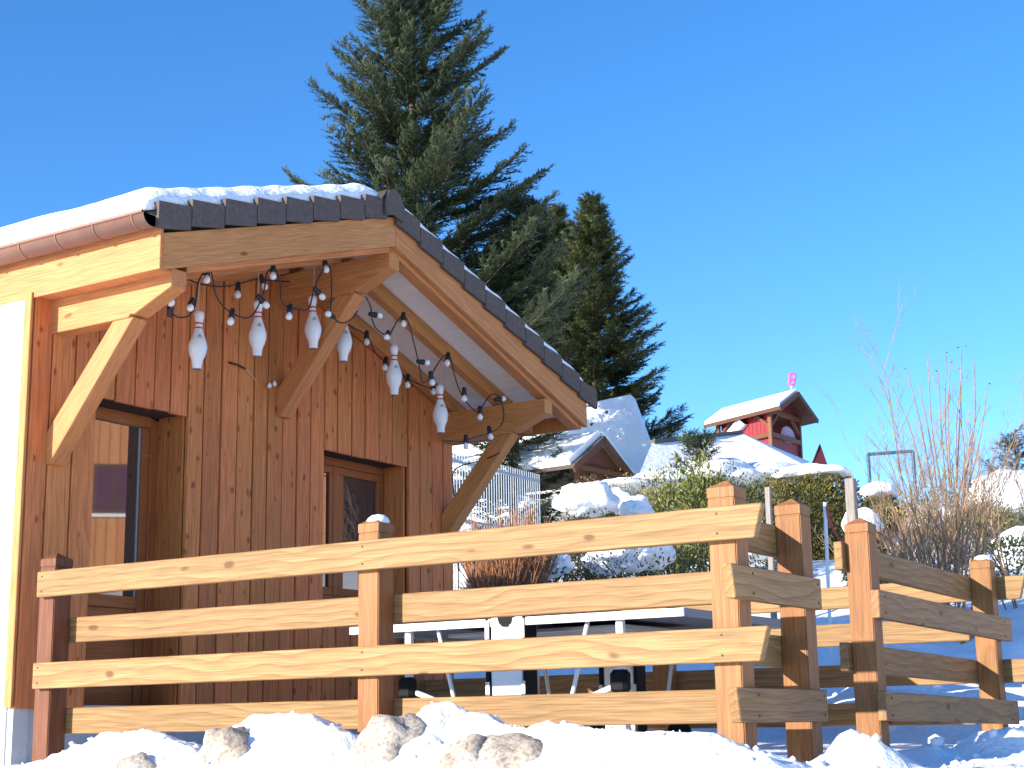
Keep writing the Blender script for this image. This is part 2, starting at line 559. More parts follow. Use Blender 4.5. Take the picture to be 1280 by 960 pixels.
def ground_h(x, y):
    x = np.asarray(x, float); y = np.asarray(y, float)
    xs = np.array([-400, -30, -8, -3.0, -1.7, -0.9, -0.3, 4.1, 5.0, 7.0, 12.0, 20, 30, 45, 70, 120, 400])
    zs = np.array([-14, -4.0, -1.9, -1.6, -1.45, -0.75, ZT-0.03, ZT, -0.02, 0.52, 1.62, 3.2, 4.9, 6.4, 7.6, 8.2, 9])
    z = np.interp(x, xs, zs)
    # in front of the terrace the level ground runs out to the right and then falls to the lane
    out = np.clip((-y-6.2)/3.0, 0, 1)*np.clip((x+1.5)/2.5, 0, 1)
    z = z-out*1.1*np.clip((6-x)/5, 0, 1)
    d = np.clip((x-4.2)/3, 0, 1)
    terr = np.clip((x-0.2)/0.3, 0, 1)*np.clip((4.0-x)/0.4, 0, 1)*np.clip((y+4.5)/0.3, 0, 1)
    z = z+fbm(x*0.35, y*0.35, 3, 3)*0.12*d+fbm(x*1.3, y*1.3, 5, 3)*(0.05+0.09*np.clip((9-x)/3, 0, 1))*(0.2+0.8*d)*(1-0.6*terr)
    hp = np.exp(-((x-4.75)/0.38)**2)*np.clip((-y-0.2)/0.8, 0, 1)
    z = z+hp*(0.22+0.24*fbm(y*1.1+4, x*1.1, 31, 3))
    ft = np.clip((-4.55-y)/0.3, 0, 1)*np.clip((x+0.1)/0.4, 0, 1)*np.clip((7-x)/2, 0, 1)
    z = z+ft*(np.maximum(0, fbm(x*3.1, y*3.1, 9, 3))*0.11-0.03+np.abs(fbm(x*7.3, y*7.3, 14, 2))*0.022)+fbm(x*6, y*6, 11, 2)*0.008
    return z


def gh(p):
    return float(ground_h(p[0], p[1]))


def axis(lo, hi, step, far_lo, far_hi, grow=1.12):
    mid = list(np.arange(lo, hi+1e-6, step))
    s = step
    a = []
    v = lo
    while v > far_lo:
        s *= grow; v -= s; a.append(v)
    s = step
    b = []
    v = hi
    while v < far_hi:
        s *= grow; v += s; b.append(v)
    return np.array(a[::-1]+mid+b)


gx = axis(-1.0, 8.0, 0.06, -500, 900)
gy = axis(-7.5, 2.0, 0.06, -600, 600)
GX, GY = np.meshgrid(gx, gy, indexing='ij')
GZ = ground_h(GX, GY)
nxg, nyg = GX.shape
idx = np.arange(nxg*nyg).reshape(nxg, nyg)
gF = np.stack([idx[:-1, :-1], idx[1:, :-1], idx[1:, 1:], idx[:-1, 1:]], -1).reshape(-1, 4)
g = mesh_obj('ground', np_mesh('ground', np.stack([GX, GY, GZ], -1).reshape(-1, 3), gF), SNOW, smooth=True)
tag(g, 'snow covered garden ground rising to the hillside', None, kind='structure')

# heaped snow along the foot of the terrace fence
ridge_y = [0.6, -0.40, -0.70, -0.88, -1.11, -1.40, -1.65, -1.83, -1.92, -2.04, -2.19, -2.51, -2.59, -2.73, -2.82, -2.90, -3.00,
           -3.09, -3.16, -3.21, -3.29, -3.43, -3.60, -3.68, -3.80, -3.95, -4.14, -4.33, -4.54, -4.68, -4.85, -5.1]
ridge_z = [-0.30, -0.173, -0.124, -0.084, -0.006, 0.015, -0.038, -0.119, -0.059, 0.033, 0.076, 0.070, 0.018, -0.012, -0.094, -0.049, 0.002,
           0.026, 0.087, 0.114, 0.105, 0.065, 0.012, -0.013, 0.009, 0.0, -0.018, -0.027, -0.03, -0.09, -0.16, -0.35]
bx_ = np.arange(-1.9, 0.32, 0.022)
by_ = np.arange(-5.1, 0.6, 0.022)
BX, BY = np.meshgrid(bx_, by_, indexing='ij')
rz = np.interp(-BY, [-v for v in ridge_y], ridge_z)
ins = np.clip((BX+0.38)/0.5, 0, 1)
outs = np.clip((-0.38-BX), 0, 2)
BZ = rz-ins**1.5*(rz+0.19)*1.0-0.55*outs**1.25-0.25*outs
BZ = BZ+fbm(BX*4+9, BY*4, 21, 3)*0.030*np.clip(outs*6, 0.12, 1)+fbm(BX*13, BY*13, 22, 3)*0.012+fbm(BX*30, BY*30, 23, 2)*0.004
nb, mb = BX.shape
idx = np.arange(nb*mb).reshape(nb, mb)
bF = np.stack([idx[:-1, :-1], idx[1:, :-1], idx[1:, 1:], idx[:-1, 1:]], -1).reshape(-1, 4)
sb = mesh_obj('snow_bank', np_mesh('snow_bank', np.stack([BX, BY, BZ], -1).reshape(-1, 3), bF), SNOW, smooth=True)
tag(sb, 'lumpy white snow bank heaped along the foot of the terrace fence', None, kind='structure')


# loose crumbs and clods of shovelled snow
def clods(name, n, xr, yr, zf, seed, smax, label):
    r2 = np.random.RandomState(seed)
    bm = bmesh.new()
    bmesh.ops.create_icosphere(bm, subdivisions=1, radius=1.0)
    tv = np.array([v.co[:] for v in bm.verts]); tf = np.array([[v.index for v in f.verts] for f in bm.faces])
    bm.free()
    VV, FF = [], []
    for k in range(n):
        x, y = r2.uniform(*xr), r2.uniform(*yr)
        s_ = smax*(0.15+0.85*r2.random_sample()**3)
        q = tv*(1+r2.uniform(-0.28, 0.28, (len(tv), 1)))*s_*np.array([1.0, r2.uniform(0.7, 1.2), r2.uniform(0.55, 0.95)])
        VV.append(q+np.array([x, y, zf(x, y)+s_*0.25])); FF.append(tf+k*len(tv))
    o = mesh_obj(name, np_mesh(name, np.concatenate(VV), np.concatenate(FF)), SNOW, smooth=True)
    tag(o, label, None, kind='stuff')


def bank_z(x, y):
    i = int(np.clip((x-bx_[0])/0.022, 0, nb-1)); j = int(np.clip((y-by_[0])/0.022, 0, mb-1))
    return BZ[i, j]


clods('snow_crumbs', 520, (-0.75, -0.12), (-4.9, 0.2), bank_z, 3, 0.020, 'crumbs of shovelled snow on the snow bank')
clods('snow_crumbs', 420, (0.0, 4.5), (-6.6, -4.65), lambda x, y: float(ground_h(x, y)), 4, 0.045, 'clods of loose snow on the ground before the gate')
clods('snow_crumbs', 260, (4.2, 6.5), (-6.0, 1.0), lambda x, y: float(ground_h(x, y)), 5, 0.06, 'clods of shovelled snow beyond the garden side fence')


# ================================================================== THE CHALET
ch = empty('chalet', (0, 0, ZT), 'small wooden chalet with red brown cladding, white side wall and snowy tiled roof', 'chalet')
HL = 5.2                                      # length of the chalet along its ridge
RX, RZB = 2.215, 3.262                        # ridge, underside of the barge boards
LXB, LZB = 0.02, 2.570
RXE, RZE = 4.81, 2.376
mL = (RZB-LZB)/(RX-LXB)
mR = (RZB-RZE)/(RXE-RX)


def roof_under(x):
    return LZB+(x-LXB)*mL if x < RX else RZB-(x-RX)*mR


# masonry: white long side wall and grey plinth under the cladding
box('side_wall', (0.0, 0.07, -1.9), (0.12, HL, 2.66), WHITE, ch)
box('plinth', (0.125, 0.045, -1.9), (4.34, 0.165, 0.165), PLINTH, ch)
box('plinth', (0.012, 0.018, -1.9), (0.121, 0.066, 0.15), PLINTH, ch)
# core behind the cladding, with the two openings left free
DX0, DX1, DZ1 = 0.525, 1.32, 2.055
WX0, WX1, WZ0, WZ1 = 2.735, 3.758, 0.925, 2.03
for lo, hi in (((0.125, 0.031, 0.17), (DX0, 0.30, 2.55)), ((DX1, 0.031, 0.17), (WX0, 0.30, 2.55)), ((WX1, 0.031, 0.17), (4.36, 0.30, 2.5)),
               ((DX0, 0.031, DZ1), (DX1, 0.30, 2.55)), ((WX0, 0.031, WZ1), (WX1, 0.30, 2.55)), ((WX0, 0.031, 0.17), (WX1, 0.30, WZ0))):
    box('wall_core', lo, hi, CORE, ch)
prism('wall_core', [(0.13, 2.552), (4.36, 2.502), (4.36, roof_under(4.36)+0.02), (RX, RZB+0.02), (0.13, roof_under(0.13)+0.02)], 0.25,
      (0, 0.031, 0), (1, 0, 0), (0, 0, 1), CORE, ch)
box('side_wall', (4.26, 0.31, -1.0), (4.36, HL, 2.45), WHITE, ch)
box('side_wall', (0.125, HL-0.1, -1.0), (4.255, HL, 2.5), WHITE, ch)

rng = random.Random(4)
edges = [0.062, 0.153, 0.34, 0.502, 0.674, 0.837, 1.005, 1.154, 1.318, 1.463, 1.631, 1.79, 1.955, 2.03, 2.19, 2.345, 2.496, 2.642, 2.74, 2.802, 2.972, 3.13,
         3.303, 3.467, 3.627, 3.758, 3.80, 3.953, 4.118, 4.288, 4.382]
edges = [0.004, 0.153, 0.34, 0.521, 0.674, 0.837, 1.005, 1.154, 1.316, 1.463, 1.631, 1.79, 1.955, 2.10, 2.26, 2.42, 2.572, 2.731, 2.802+0.08, 3.05,
         3.21, 3.385, 3.56, 3.762, 3.92, 4.085, 4.24, 4.382]
for a, b in zip(edges[:-1], edges[1:]):
    xa, xb = a+0.006, b-0.006
    yf = rng.uniform(-0.004, 0.004)
    th = 0.028
    spans = []
    bot, mid = 0.148+rng.uniform(-0.006, 0.006), (xa+xb)/2
    if DX0-0.02 < mid < DX1: spans = [(DZ1-0.01+rng.uniform(-.006, .006), None)]
    elif WX0-0.02 < mid < WX1: spans = [(bot, WZ0), (WZ1-0.01+rng.uniform(-.006, .006), None)]
    else: spans = [(bot, None)]
    for z0, z1 in spans:
        za = roof_under(xa) if z1 is None else z1
        zb = roof_under(xb) if z1 is None else z1
        poly = [(z0, 0), (zb, 0), (za, xb-xa), (z0, xb-xa)]
        # local x = up (grain), local z = -X, thickness along local y
        o = prism('cladding_board', poly, th, (xb, yf, 0), (0, 0, 1), (-1, 0, 0), LARCH, ch, 0.003)
# corner board on the sunlit side
prism('corner_board', [(0.15, 0), (2.60, 0), (2.60, 0.062), (0.15, 0.062)], 0.022, (0.002, 0.068, 0), (0, 0, 1), (0, -1, 0), BEAMW, ch, 0.003)

# eaves on the sunlit side: fascia board and half-round gutter
prism('fascia_board', [(0, 0), (HL+1.04, 0), (HL+1.04, 0.255), (0, 0.255)], 0.026, (0.021, -1.045, LZB-0.003), (0, 1, 0), (0, 0, 1), BEAMW, ch, 0.003)
box('eave_board', (0.024, -0.998, LZB+0.008), (0.134, HL, LZB+0.028), BEAMW, ch)
gut = []
GXc, GZc, GR = -0.078, 2.865, 0.072
V = []
Fq = []
gl = [-1.05, HL]
nseg = 14
for yy in gl:
    for rr in (GR, GR-0.004):
        for k in range(nseg+1):
            t = math.pi+k/nseg*math.pi
            V.append((GXc+rr*math.cos(t), yy, GZc+rr*math.sin(t)))
n1 = nseg+1
for k in range(nseg):
    Fq.append((k, k+1, 2*n1+k+1, 2*n1+k))
    Fq.append((n1+k+1, n1+k, 3*n1+k, 3*n1+k+1))
Fq.append((0, n1, 3*n1, 2*n1)); Fq.append((nseg, 2*n1+nseg, 3*n1+nseg, n1+nseg))
for k in range(nseg):
    Fq.append((k+1, k, n1+k, n1+k+1))
gutter = mesh_obj('gutter', np_mesh('gutter', V, Fq), COPPER, ch)
tube('gutter_bead', [(GXc-GR-0.004, -1.05, GZc+0.004), (GXc-GR-0.004, HL, GZc+0.004)], 0.009, COPPER, gutter, 8)
bm = bmesh.new()
vs = [bm.verts.new((GXc+(GR-0.003)*math.cos(math.pi+k/nseg*math.pi), -1.044, GZc+(GR-0.003)*math.sin(math.pi+k/nseg*math.pi))) for k in range(n1)]
bm.faces.new(vs)
bmesh.ops.solidify(bm, geom=bm.faces[:], thickness=0.003)
mesh_obj('gutter_end_cap', bm_mesh('gutter_end_cap', bm), TILE, gutter)
yb = -0.96
while yb < HL:
    pts = [(GXc+(GR+0.004)*math.cos(t), yb, GZc+(GR+0.004)*math.sin(t)) for t in np.linspace(math.pi*0.98, 2*math.pi, 14)]
    tube('gutter_bracket', pts, 0.0045, COPPER, gutter, 6)
    yb += 0.315

# purlins with shaped heads
def purlin(x0, x1, ztop):
    h = 0.245
    poly = [(0.35, 0), (0.35, -h), (-0.66, -h), (-0.675, -h+0.022), (-0.70, -h+0.012), (-1.0, -h+0.135), (-1.0, 0)]
    return prism('purlin', [(x, z) for x, z in poly], x1-x0, (x1, 0, ztop), (0, 1, 0), (0, 0, 1), BEAMW, ch, 0.004)


purlin(0.136, 0.258, 2.615)
purlin(2.196, 2.313, 3.224)
purlin(4.212, 4.330, 2.525)


def brace(xc, w, zfoot, ztop):
    d = 0.115
    y1 = -(ztop-zfoot)*0.88
    # profile in (Y, Z) : foot on the wall, head under the purlin
    poly = [(0.0, zfoot-0.03), (-0.035, zfoot-0.03), (y1-0.02, ztop-0.002), (y1+0.15, ztop-0.002), (0.0, zfoot+0.165)]
    # rotate into the brace axis so that the grain runs along it
    ax = Vector((0, y1, ztop-zfoot)).normalized()
    up = Vector((1, 0, 0)).cross(ax)
    pl = []
    for y, z in poly:
        v = Vector((0, y, z-zfoot))
        pl.append((v.dot(ax), v.dot(up)))
    f = frame((xc, 0, zfoot), ax, up)
    yv = f.col[1].to_3d()
    o0 = Vector((xc, 0, zfoot))-yv*(w/2)
    return prism('brace', pl, w, o0, ax, up, BEAMW, ch, 0.004)


brace(0.197, 0.118, 1.60, 2.37)
brace(2.255, 0.118, 2.21, 2.979)
brace(4.271, 0.118, 1.52, 2.28)

# barge boards (outer face sunk behind the verge tiles) with a fly rafter behind each
def along(x0, x1, y0, y1, zb, zt, name, mat, m=None):
    """sloping board between x0 and x1 following the roof, its underside at roof_under+zb"""
    z0, z1 = roof_under(x0), roof_under(x1)
    d = Vector((x1-x0, 0, z1-z0))
    L = d.length
    c = d.x/L
    u = d.normalized()
    up = Vector((-u.z, 0, u.x))
    s = u.z/u.x
    pl = []
    for xx, zz in ((x0, zb), (x1, zb), (x1, zt), (x0, zt)):
        v = Vector((xx-x0, 0, roof_under(xx)+zz-z0))
        pl.append((v.dot(u), v.dot(up)))
    return prism(name, pl, abs(y1-y0), (x0, max(y0, y1) if False else min(y0, y1), z0), u, up, mat, ch, 0.003)


along(LXB+0.003, RX-0.001, -1.04, -1.0, 0.0, 0.215, 'barge_board', BEAMW)
along(RX+0.001, RXE, -1.04, -1.0, 0.0, 0.215, 'barge_board', BEAMW)
along(0.262, RX-0.002, -0.997, -0.90, -0.035, 0.10, 'fly_rafter', BEAMW)
along(RX+0.004, RXE-0.05, -0.997, -0.90, -0.035, 0.10, 'fly_rafter', BEAMW)
for y0 in (-0.56, -0.10):
    along(0.262, 2.19, y0, y0+0.08, -0.03, 0.085, 'rafter', BEAMW)
    along(2.32, 4.74, y0, y0+0.08, -0.03, 0.085, 'rafter', BEAMW)
# eaves board closing the low right-hand edge
box('eave_board', (RXE-0.045, -0.99, RZE-0.01), (RXE-0.012, HL, RZE+0.12), BEAMW, ch)

# pale soffit lining boards
def lining(x0, x1, seed):
    n = int(abs(x1-x0)/0.088)
    xs_ = np.linspace(x0, x1, n+1)
    for a, b in zip(xs_[:-1], xs_[1:]):
        along(a+0.0015, b-0.0015, -0.995, HL-0.1, 0.088, 0.102, 'soffit_board', SOFFIT)


lining(0.14, RX-0.01, 1)
lining(RX+0.01, RXE-0.05, 2)

# roof decks, verge tiles, ridge tile
TL0, TLm = 2.935, 0.305                       # top of tiles on the left slope
def tile_top(x):
    return TL0+TLm*x if x < 2.13 else (TL0+TLm*2.13)-(x-2.13)*0.327


def slab(name, x0, x1, y0, y1, zb, zt, mat):
    V = [(x0, y0, tile_top(x0)+zb), (x1, y0, tile_top(x1-1e-6 if x1 <= 2.13 else x1)+zb), (x1, y1, tile_top(x1-1e-6 if x1 <= 2.13 else x1)+zb), (x0, y1, tile_top(x0)+zb)]
    W = [(x, y, z+zt-zb) for x, y, z in V]
    F = [(0, 3, 2, 1), (4, 5, 6, 7), (0, 1, 5, 4), (1, 2, 6, 5), (2, 3, 7, 6), (3, 0, 4, 7)]
    return mesh_obj(name, np_mesh(name, V+W, F), mat, ch)


slab('roof_deck', -0.075, 2.127, -1.035, HL+0.1, -0.07, -0.02, TILE)
slab('roof_deck', 2.133, 4.90, -1.035, HL+0.1, -0.07, -0.02, TILE)


def verge_tile(x0, x1, lap):
    """side flap and top of a verge tile between x0 (low) and x1 (high end)"""
    y0, y1 = -1.072, -1.046
    s = 1 if x1 > x0 else -1
    za, zb = tile_top(x0), tile_top(x1)
    hi = 0.034
    V = []
    for y in (y0, y1):
        V += [(x0, y, za-0.128), (x1+lap*s, y, zb-0.152), (x1+lap*s, y, zb-0.012), (x0, y, za+hi)]
    F = [(0, 1, 2, 3), (7, 6, 5, 4), (0, 4, 5, 1), (1, 5, 6, 2), (2, 6, 7, 3), (3, 7, 4, 0)]
    # top wing lying on the roof
    b = len(V)
    for dz in (0, -0.014):
        V += [(x0, y1+0.001, za+hi+dz), (x1+lap*s, y1+0.001, zb-0.006+dz), (x1+lap*s, y1+0.19, zb-0.006+dz), (x0, y1+0.19, za+hi+dz)]
    F += [(b, b+1, b+2, b+3), (b+7, b+6, b+5, b+4), (b, b+4, b+5, b+1), (b+1, b+5, b+6, b+2), (b+2, b+6, b+7, b+3), (b+3, b+7, b+4, b)]
    bm = bmesh.new()
    vs = [bm.verts.new(v) for v in V]
    for f in F: bm.faces.new([vs[i] for i in f])
    mesh_obj('verge_tile', bm_mesh('verge_tile', bm), TILE, ch)


tl = [-0.05, 0.216, 0.492, 0.774, 1.039, 1.304, 1.574, 1.84, 2.09]
for a, b in zip(tl[:-1], tl[1:]):
    verge_tile(a, b-0.008, 0.0)
tr = list(np.linspace(4.925, 2.19, 11))
for a, b in zip(tr[:-1], tr[1:]):
    verge_tile(a, b+0.008, 0.0)
# ridge tiles, end one shaped over the verge
for k, y0 in enumerate(np.arange(-1.085, HL, 0.40)):
    V = []
    for yy, dz in ((y0, 0.018), (y0+0.42, 0.0)):
        for r_ in (0.0, -0.02):
            for x, z in ((-0.135, -0.055), (-0.07, 0.02), (0.0, 0.045), (0.07, 0.02), (0.135, -0.055)):
                V.append((2.13+x, yy, tile_top(2.13)+z+dz+r_))
    F = []
    for i in range(4):
        F += [(i, i+1, 10+i+1, 10+i), (5+i+1, 5+i, 15+i, 15+i+1), (i+1, i, 5+i, 5+i+1), (10+i, 10+i+1, 15+i+1, 15+i)]
    F += [(0, 10, 15, 5), (4, 9, 19, 14)]
    mesh_obj('ridge_tile', np_mesh('ridge_tile', V, F), TILE, ch)
prism('ridge_end_cap', [(-0.10, -0.17), (0.0, -0.14), (0.11, -0.17), (0.115, -0.06), (0.065, 0.02), (0, 0.045), (-0.065, 0.02), (-0.10, -0.05)], 0.02,
      (2.135, -1.098, tile_top(2.13)+0.012), (1, 0, 0), (0, 0, 1), TILE, ch, 0.004)


# snow lying on the two slopes
def roof_snow(x0, x1, th, ramp_y, seed, rough_):
    nx, ny = 60, 150
    xs_ = np.linspace(x0, x1, nx)
    ys_ = np.concatenate([np.linspace(-1.03, 0.4, 110), np.linspace(0.45, HL+0.08, ny-110)])
    A, B = np.meshgrid(xs_, ys_, indexing='ij')
    base = np.vectorize(tile_top)(A)
    ey = np.clip((B+1.045)/ramp_y, 0, 1)
    ex = np.clip((A-min(x0, x1))/0.10, 0, 1)*np.clip((max(x0, x1)-A)/0.10, 0, 1)
    t = th*np.sqrt(np.clip(ey, 0, 1))*(0.62+0.38*np.sqrt(ex))+fbm(A*1.4, B*1.4, seed, 2)*0.012*rough_
    # settled hollows over each tile course near the verge
    t = t+np.sin((A+0.05)/0.27*2*math.pi)*0.006*np.clip((-0.62-B)/0.4, 0, 1)+fbm(A*11, B*11, seed+5, 2)*0.002
    top = base+np.maximum(t, 0.012)
    Vt = np.stack([A, B, top], -1).reshape(-1, 3)
    Vb = np.stack([A, B, base-0.012], -1).reshape(-1, 3)
    idx = np.arange(nx*ny).reshape(nx, ny)
    q = np.stack([idx[:-1, :-1], idx[1:, :-1], idx[1:, 1:], idx[:-1, 1:]], -1).reshape(-1, 4)
    o = nx*ny
    per = list(idx[:, 0])+list(idx[-1, 1:])+list(idx[-2::-1, -1])+list(idx[0, -2:0:-1])
    sk = np.array([(per[i], per[(i+1) % len(per)], per[(i+1) % len(per)]+o, per[i]+o) for i in range(len(per))])
    me = np_mesh('roof_snow', np.concatenate([Vt, Vb]), np.concatenate([q, q[:, ::-1]+o, sk]))
    bm = bmesh.new(); bm.from_mesh(me); bmesh.ops.recalc_face_normals(bm, faces=bm.faces); bm.to_mesh(me); bm.free()
    mesh_obj('roof_snow', me, SNOW, ch, smooth=True)


roof_snow(-0.115, 2.09, 0.135, 0.13, 31, 1)
roof_snow(2.19, 4.80, 0.07, 0.02, 37, 1)

# door
door = prism('door', [(0, 0), (2.15, 0), (2.15, 0.09), (0, 0.09)], 0.06, (1.325, 0.255, ZT+0.03), (0, 0, 1), (-1, 0, 0), DOORW, ch, 0.004)
box('door_frame', (DX0-0.02, 0.25, DZ1-0.075), (1.234, 0.315, DZ1+0.0), DOORW, door, 0.003)
box('door_stile', (DX0, 0.262, ZT+0.03), (0.66, 0.31, DZ1-0.078), DOORW, door, 0.003)
box('door_stile', (1.165, 0.262, ZT+0.03), (1.232, 0.31, DZ1-0.078), DOORW, door, 0.003)
box('door_panel', (0.662, 0.272, ZT+0.03), (1.163, 0.30, 0.78), DOORW, door, 0.003)
box('door_rail', (0.662, 0.264, 0.782), (1.163, 0.308, 0.86), DOORW, door, 0.003)
box('door_pane', (0.663, 0.282, 0.862), (1.163, 0.29, DZ1-0.08), GLASS, door)
box('pane_seal', (1.150, 0.276, 0.862), (1.164, 0.2815, DZ1-0.08), STEEL, door)
hd = tube('door_handle', [(1.20, 0.262, 0.93), (1.20, 0.215, 0.93), (1.09, 0.212, 0.93)], 0.011, STEEL, door, 8)
# reveals
for nm, lo, hi in (('reveal_board', (DX1+0.001, 0.032, 0.0), (DX1+0.02, 0.255, DZ1)), ('reveal_board', (DX0-0.02, 0.032, 0.0), (DX0-0.001, 0.255, DZ1)),):
    prism(nm, [(lo[2], 0), (hi[2], 0), (hi[2], hi[1]-lo[1]), (lo[2], hi[1]-lo[1])], 0.019, (lo[0] if lo[0] > 1 else lo[0], hi[1], 0), (0, 0, 1), (0, -1, 0), LARCH, ch)
box('reveal_board', (DX0, 0.032, DZ1+0.0005), (DX1, 0.249, DZ1+0.02), LARCH, ch)
# window
win = box('window', (WX0-0.01, 0.225, WZ1-0.06), (WX1+0.01, 0.295, WZ1+0.002), DOORW, ch, 0.003)
box('window_frame', (WX0-0.01, 0.225, WZ0), (WX1+0.01, 0.295, WZ0+0.06), DOORW, win, 0.003)
for xa, xb in ((WX0-0.005, WX0+0.05), (WX1-0.05, WX1+0.005)):
    prism('window_frame', [(WZ0+0.061, 0), (WZ1-0.061, 0), (WZ1-0.061, xb-xa), (WZ0+0.061, xb-xa)], 0.065, (xb, 0.228, 0), (0, 0, 1), (-1, 0, 0), DOORW, win, 0.003)
for xa, xb in ((WX0+0.052, 3.118), (3.186, WX1-0.052)):
    for za, zb in ((WZ0+0.062, WZ0+0.12), (WZ1-0.12, WZ1-0.062)):
        box('sash', (xa, 0.232, za), (xb, 0.285, zb), DOORW, win, 0.003)
    for sa, sbb in ((xa, xa+0.06), (xb-0.045, xb)):
        prism('sash', [(WZ0+0.121, 0), (WZ1-0.121, 0), (WZ1-0.121, sbb-sa), (WZ0+0.121, sbb-sa)], 0.05, (sbb, 0.234, 0), (0, 0, 1), (-1, 0, 0), DOORW, win, 0.003)
    box('window_pane', (xa+0.06, 0.252, WZ0+0.121), (xb-0.046, 0.26, WZ1-0.121), GLASS, win)
prism('mullion', [(WZ0+0.061, 0), (WZ1-0.061, 0), (WZ1-0.061, 0.066), (WZ0+0.061, 0.066)], 0.06, (3.185, 0.230, 0), (0, 0, 1), (-1, 0, 0), DOORW, win, 0.004)
box('window_sill', (WX0-0.01, -0.03, WZ0-0.035), (WX1+0.01, 0.224, WZ0-0.002), LARCH, win, 0.004)
for xo in (WX0-0.02, WX1+0.001):
    prism('reveal_board', [(WZ0, 0), (WZ1, 0), (WZ1, 0.19), (WZ0, 0.19)], 0.019, (xo, 0.222, 0), (0, 0, 1), (0, -1, 0), LARCH, ch)
box('reveal_board', (WX0, 0.032, WZ1+0.0025), (WX1, 0.222, WZ1+0.02), LARCH, ch)


# ================================================================== THE FENCE
PW = 0.126                                    # post side
XA = -0.055                                   # outer face of the posts of the long side
YB = -4.545                                   # outer face of the posts of the front side
LV = [(0.754, 0.897), (0.503, 0.644), (0.247, 0.389), (0.0, 0.142)]   # the four rail levels, top to bottom
TK = 0.045


def post(parent, x0, y0, top=0.985, zb=-0.55, snow=0, dz=0.0):
    """square post with a grooved head and a low pyramid on top, its low corner at (x0, y0)"""
    h = PW/2
    bm = bmesh.new()
    rings_ = [(zb, h), (top-0.052+dz, h), (top-0.049+dz, h-0.004), (top-0.045+dz, h-0.004), (top-0.042+dz, h), (top+dz, h), (top+0.036+dz, 0.004)]
    prev = None
    for z, r in rings_:
        cur = [bm.verts.new((z, sx*r, sy*r)) for sx, sy in ((-1, -1), (1, -1), (1, 1), (-1, 1))]
        if prev:
            for i in range(4):
                bm.faces.new((prev[i], prev[(i+1) % 4], cur[(i+1) % 4], cur[i]))
        else:
            bm.faces.new(cur)
        prev = cur
    bm.faces.new(prev[::-1])
    bmesh.ops.recalc_face_normals(bm, faces=bm.faces)
    ed = [e for e in bm.edges if abs((e.verts[0].co-e.verts[1].co).x) > 0.2]
    bmesh.ops.bevel(bm, geom=ed, offset=0.005, segments=2, affect='EDGES')
    o = mesh_obj('post', bm_mesh('post', bm), POST, parent, frame((x0+h, y0+h, 0), (0, 0, 1), (1, 0, 0)))
    if snow:
        blob('post_snow', (x0+h+0.012, y0+h-0.004, top+0.012+dz), (0.062, 0.058, 0.030*snow+0.012), 77+int(abs(x0)*10), SNOW, o, 0.12, 2, flat=True)
    return o


def blob(name, c, r, seed, mat, parent=None, amp=0.2, sub=3, flat=False, freq=1.6, cut=None):
    """rounded lump; its own uneven outline from noise"""
    bm = bmesh.new()
    bmesh.ops.create_icosphere(bm, subdivisions=sub, radius=1.0)
    off = Vector((seed*3.17, seed*1.73, seed*0.91))
    for v in bm.verts:
        d = v.co.normalized()
        k = 1+amp*(mn.noise(d*freq+off)+0.5*mn.noise(d*freq*2.3+off)+0.25*mn.noise(d*freq*5+off))
        p = d*k
        if flat and p.z < 0: p = Vector((p.x*(1+0.25*p.z), p.y*(1+0.25*p.z), p.z*0.6))
        v.co = Vector((p.x*r[0], p.y*r[1], p.z*r[2]))
    return mesh_obj(name, bm_mesh(name, bm), mat, parent, Matrix.Translation(c), smooth=True)


def rail_y(parent, x0, ya, yb, lev, cut0=0.0, cut1=0.0, dz=0.0):
    """rail along Y, outer face at x0, from ya to yb; cut1 is the raked end"""
    z0, z1 = LV[lev]
    L = yb-ya
    poly = [(0+max(cut0, 0), 0), (L, 0), (L, z1-z0), (0, z1-z0)]
    return prism('rail', poly, TK, (x0+TK, ya, z0+dz), (0, 1, 0), (0, 0, 1), PINE, parent, 0.004)


def rail_x(parent, y0, xa, xb, lev, cut0=0.0, cut1=0.0, drop=0.0):
    """rail along X, its face nearest the lane at y0; cut0 rakes the left end; drop lets the far end sink"""
    z0, z1 = LV[lev]
    L = math.hypot(xb-xa, drop)
    poly = [(cut0, 0), (L-cut1, 0), (L, z1-z0), (0, z1-z0)]
    return prism('rail', poly, TK, (xa, y0, z0), (xb-xa, 0, -drop), (0, 0, 1), PINE, parent, 0.004)


SCREW_ME = None


def screws(rail, pts, axis_):
    """two screw heads a rail carries at each post; pts world points on its face, axis_ the face normal"""
    global SCREW_ME
    if SCREW_ME is None:
        bm = bmesh.new()
        bmesh.ops.create_cone(bm, cap_ends=True, segments=8, radius1=0.0055, radius2=0.0045, depth=0.004)
        SCREW_ME = bm_mesh('screw', bm)
        SCREW_ME.materials.append(SCREWM)
    for p in pts:
        o = bpy.data.objects.new('screw', SCREW_ME)
        link(o, rail)
        M = Matrix.Translation(p) @ Vector(axis_).to_track_quat('Z', 'Y').to_matrix().to_4x4()
        o.matrix_basis = (rail.parent.matrix_basis @ rail.matrix_basis).inverted() @ M


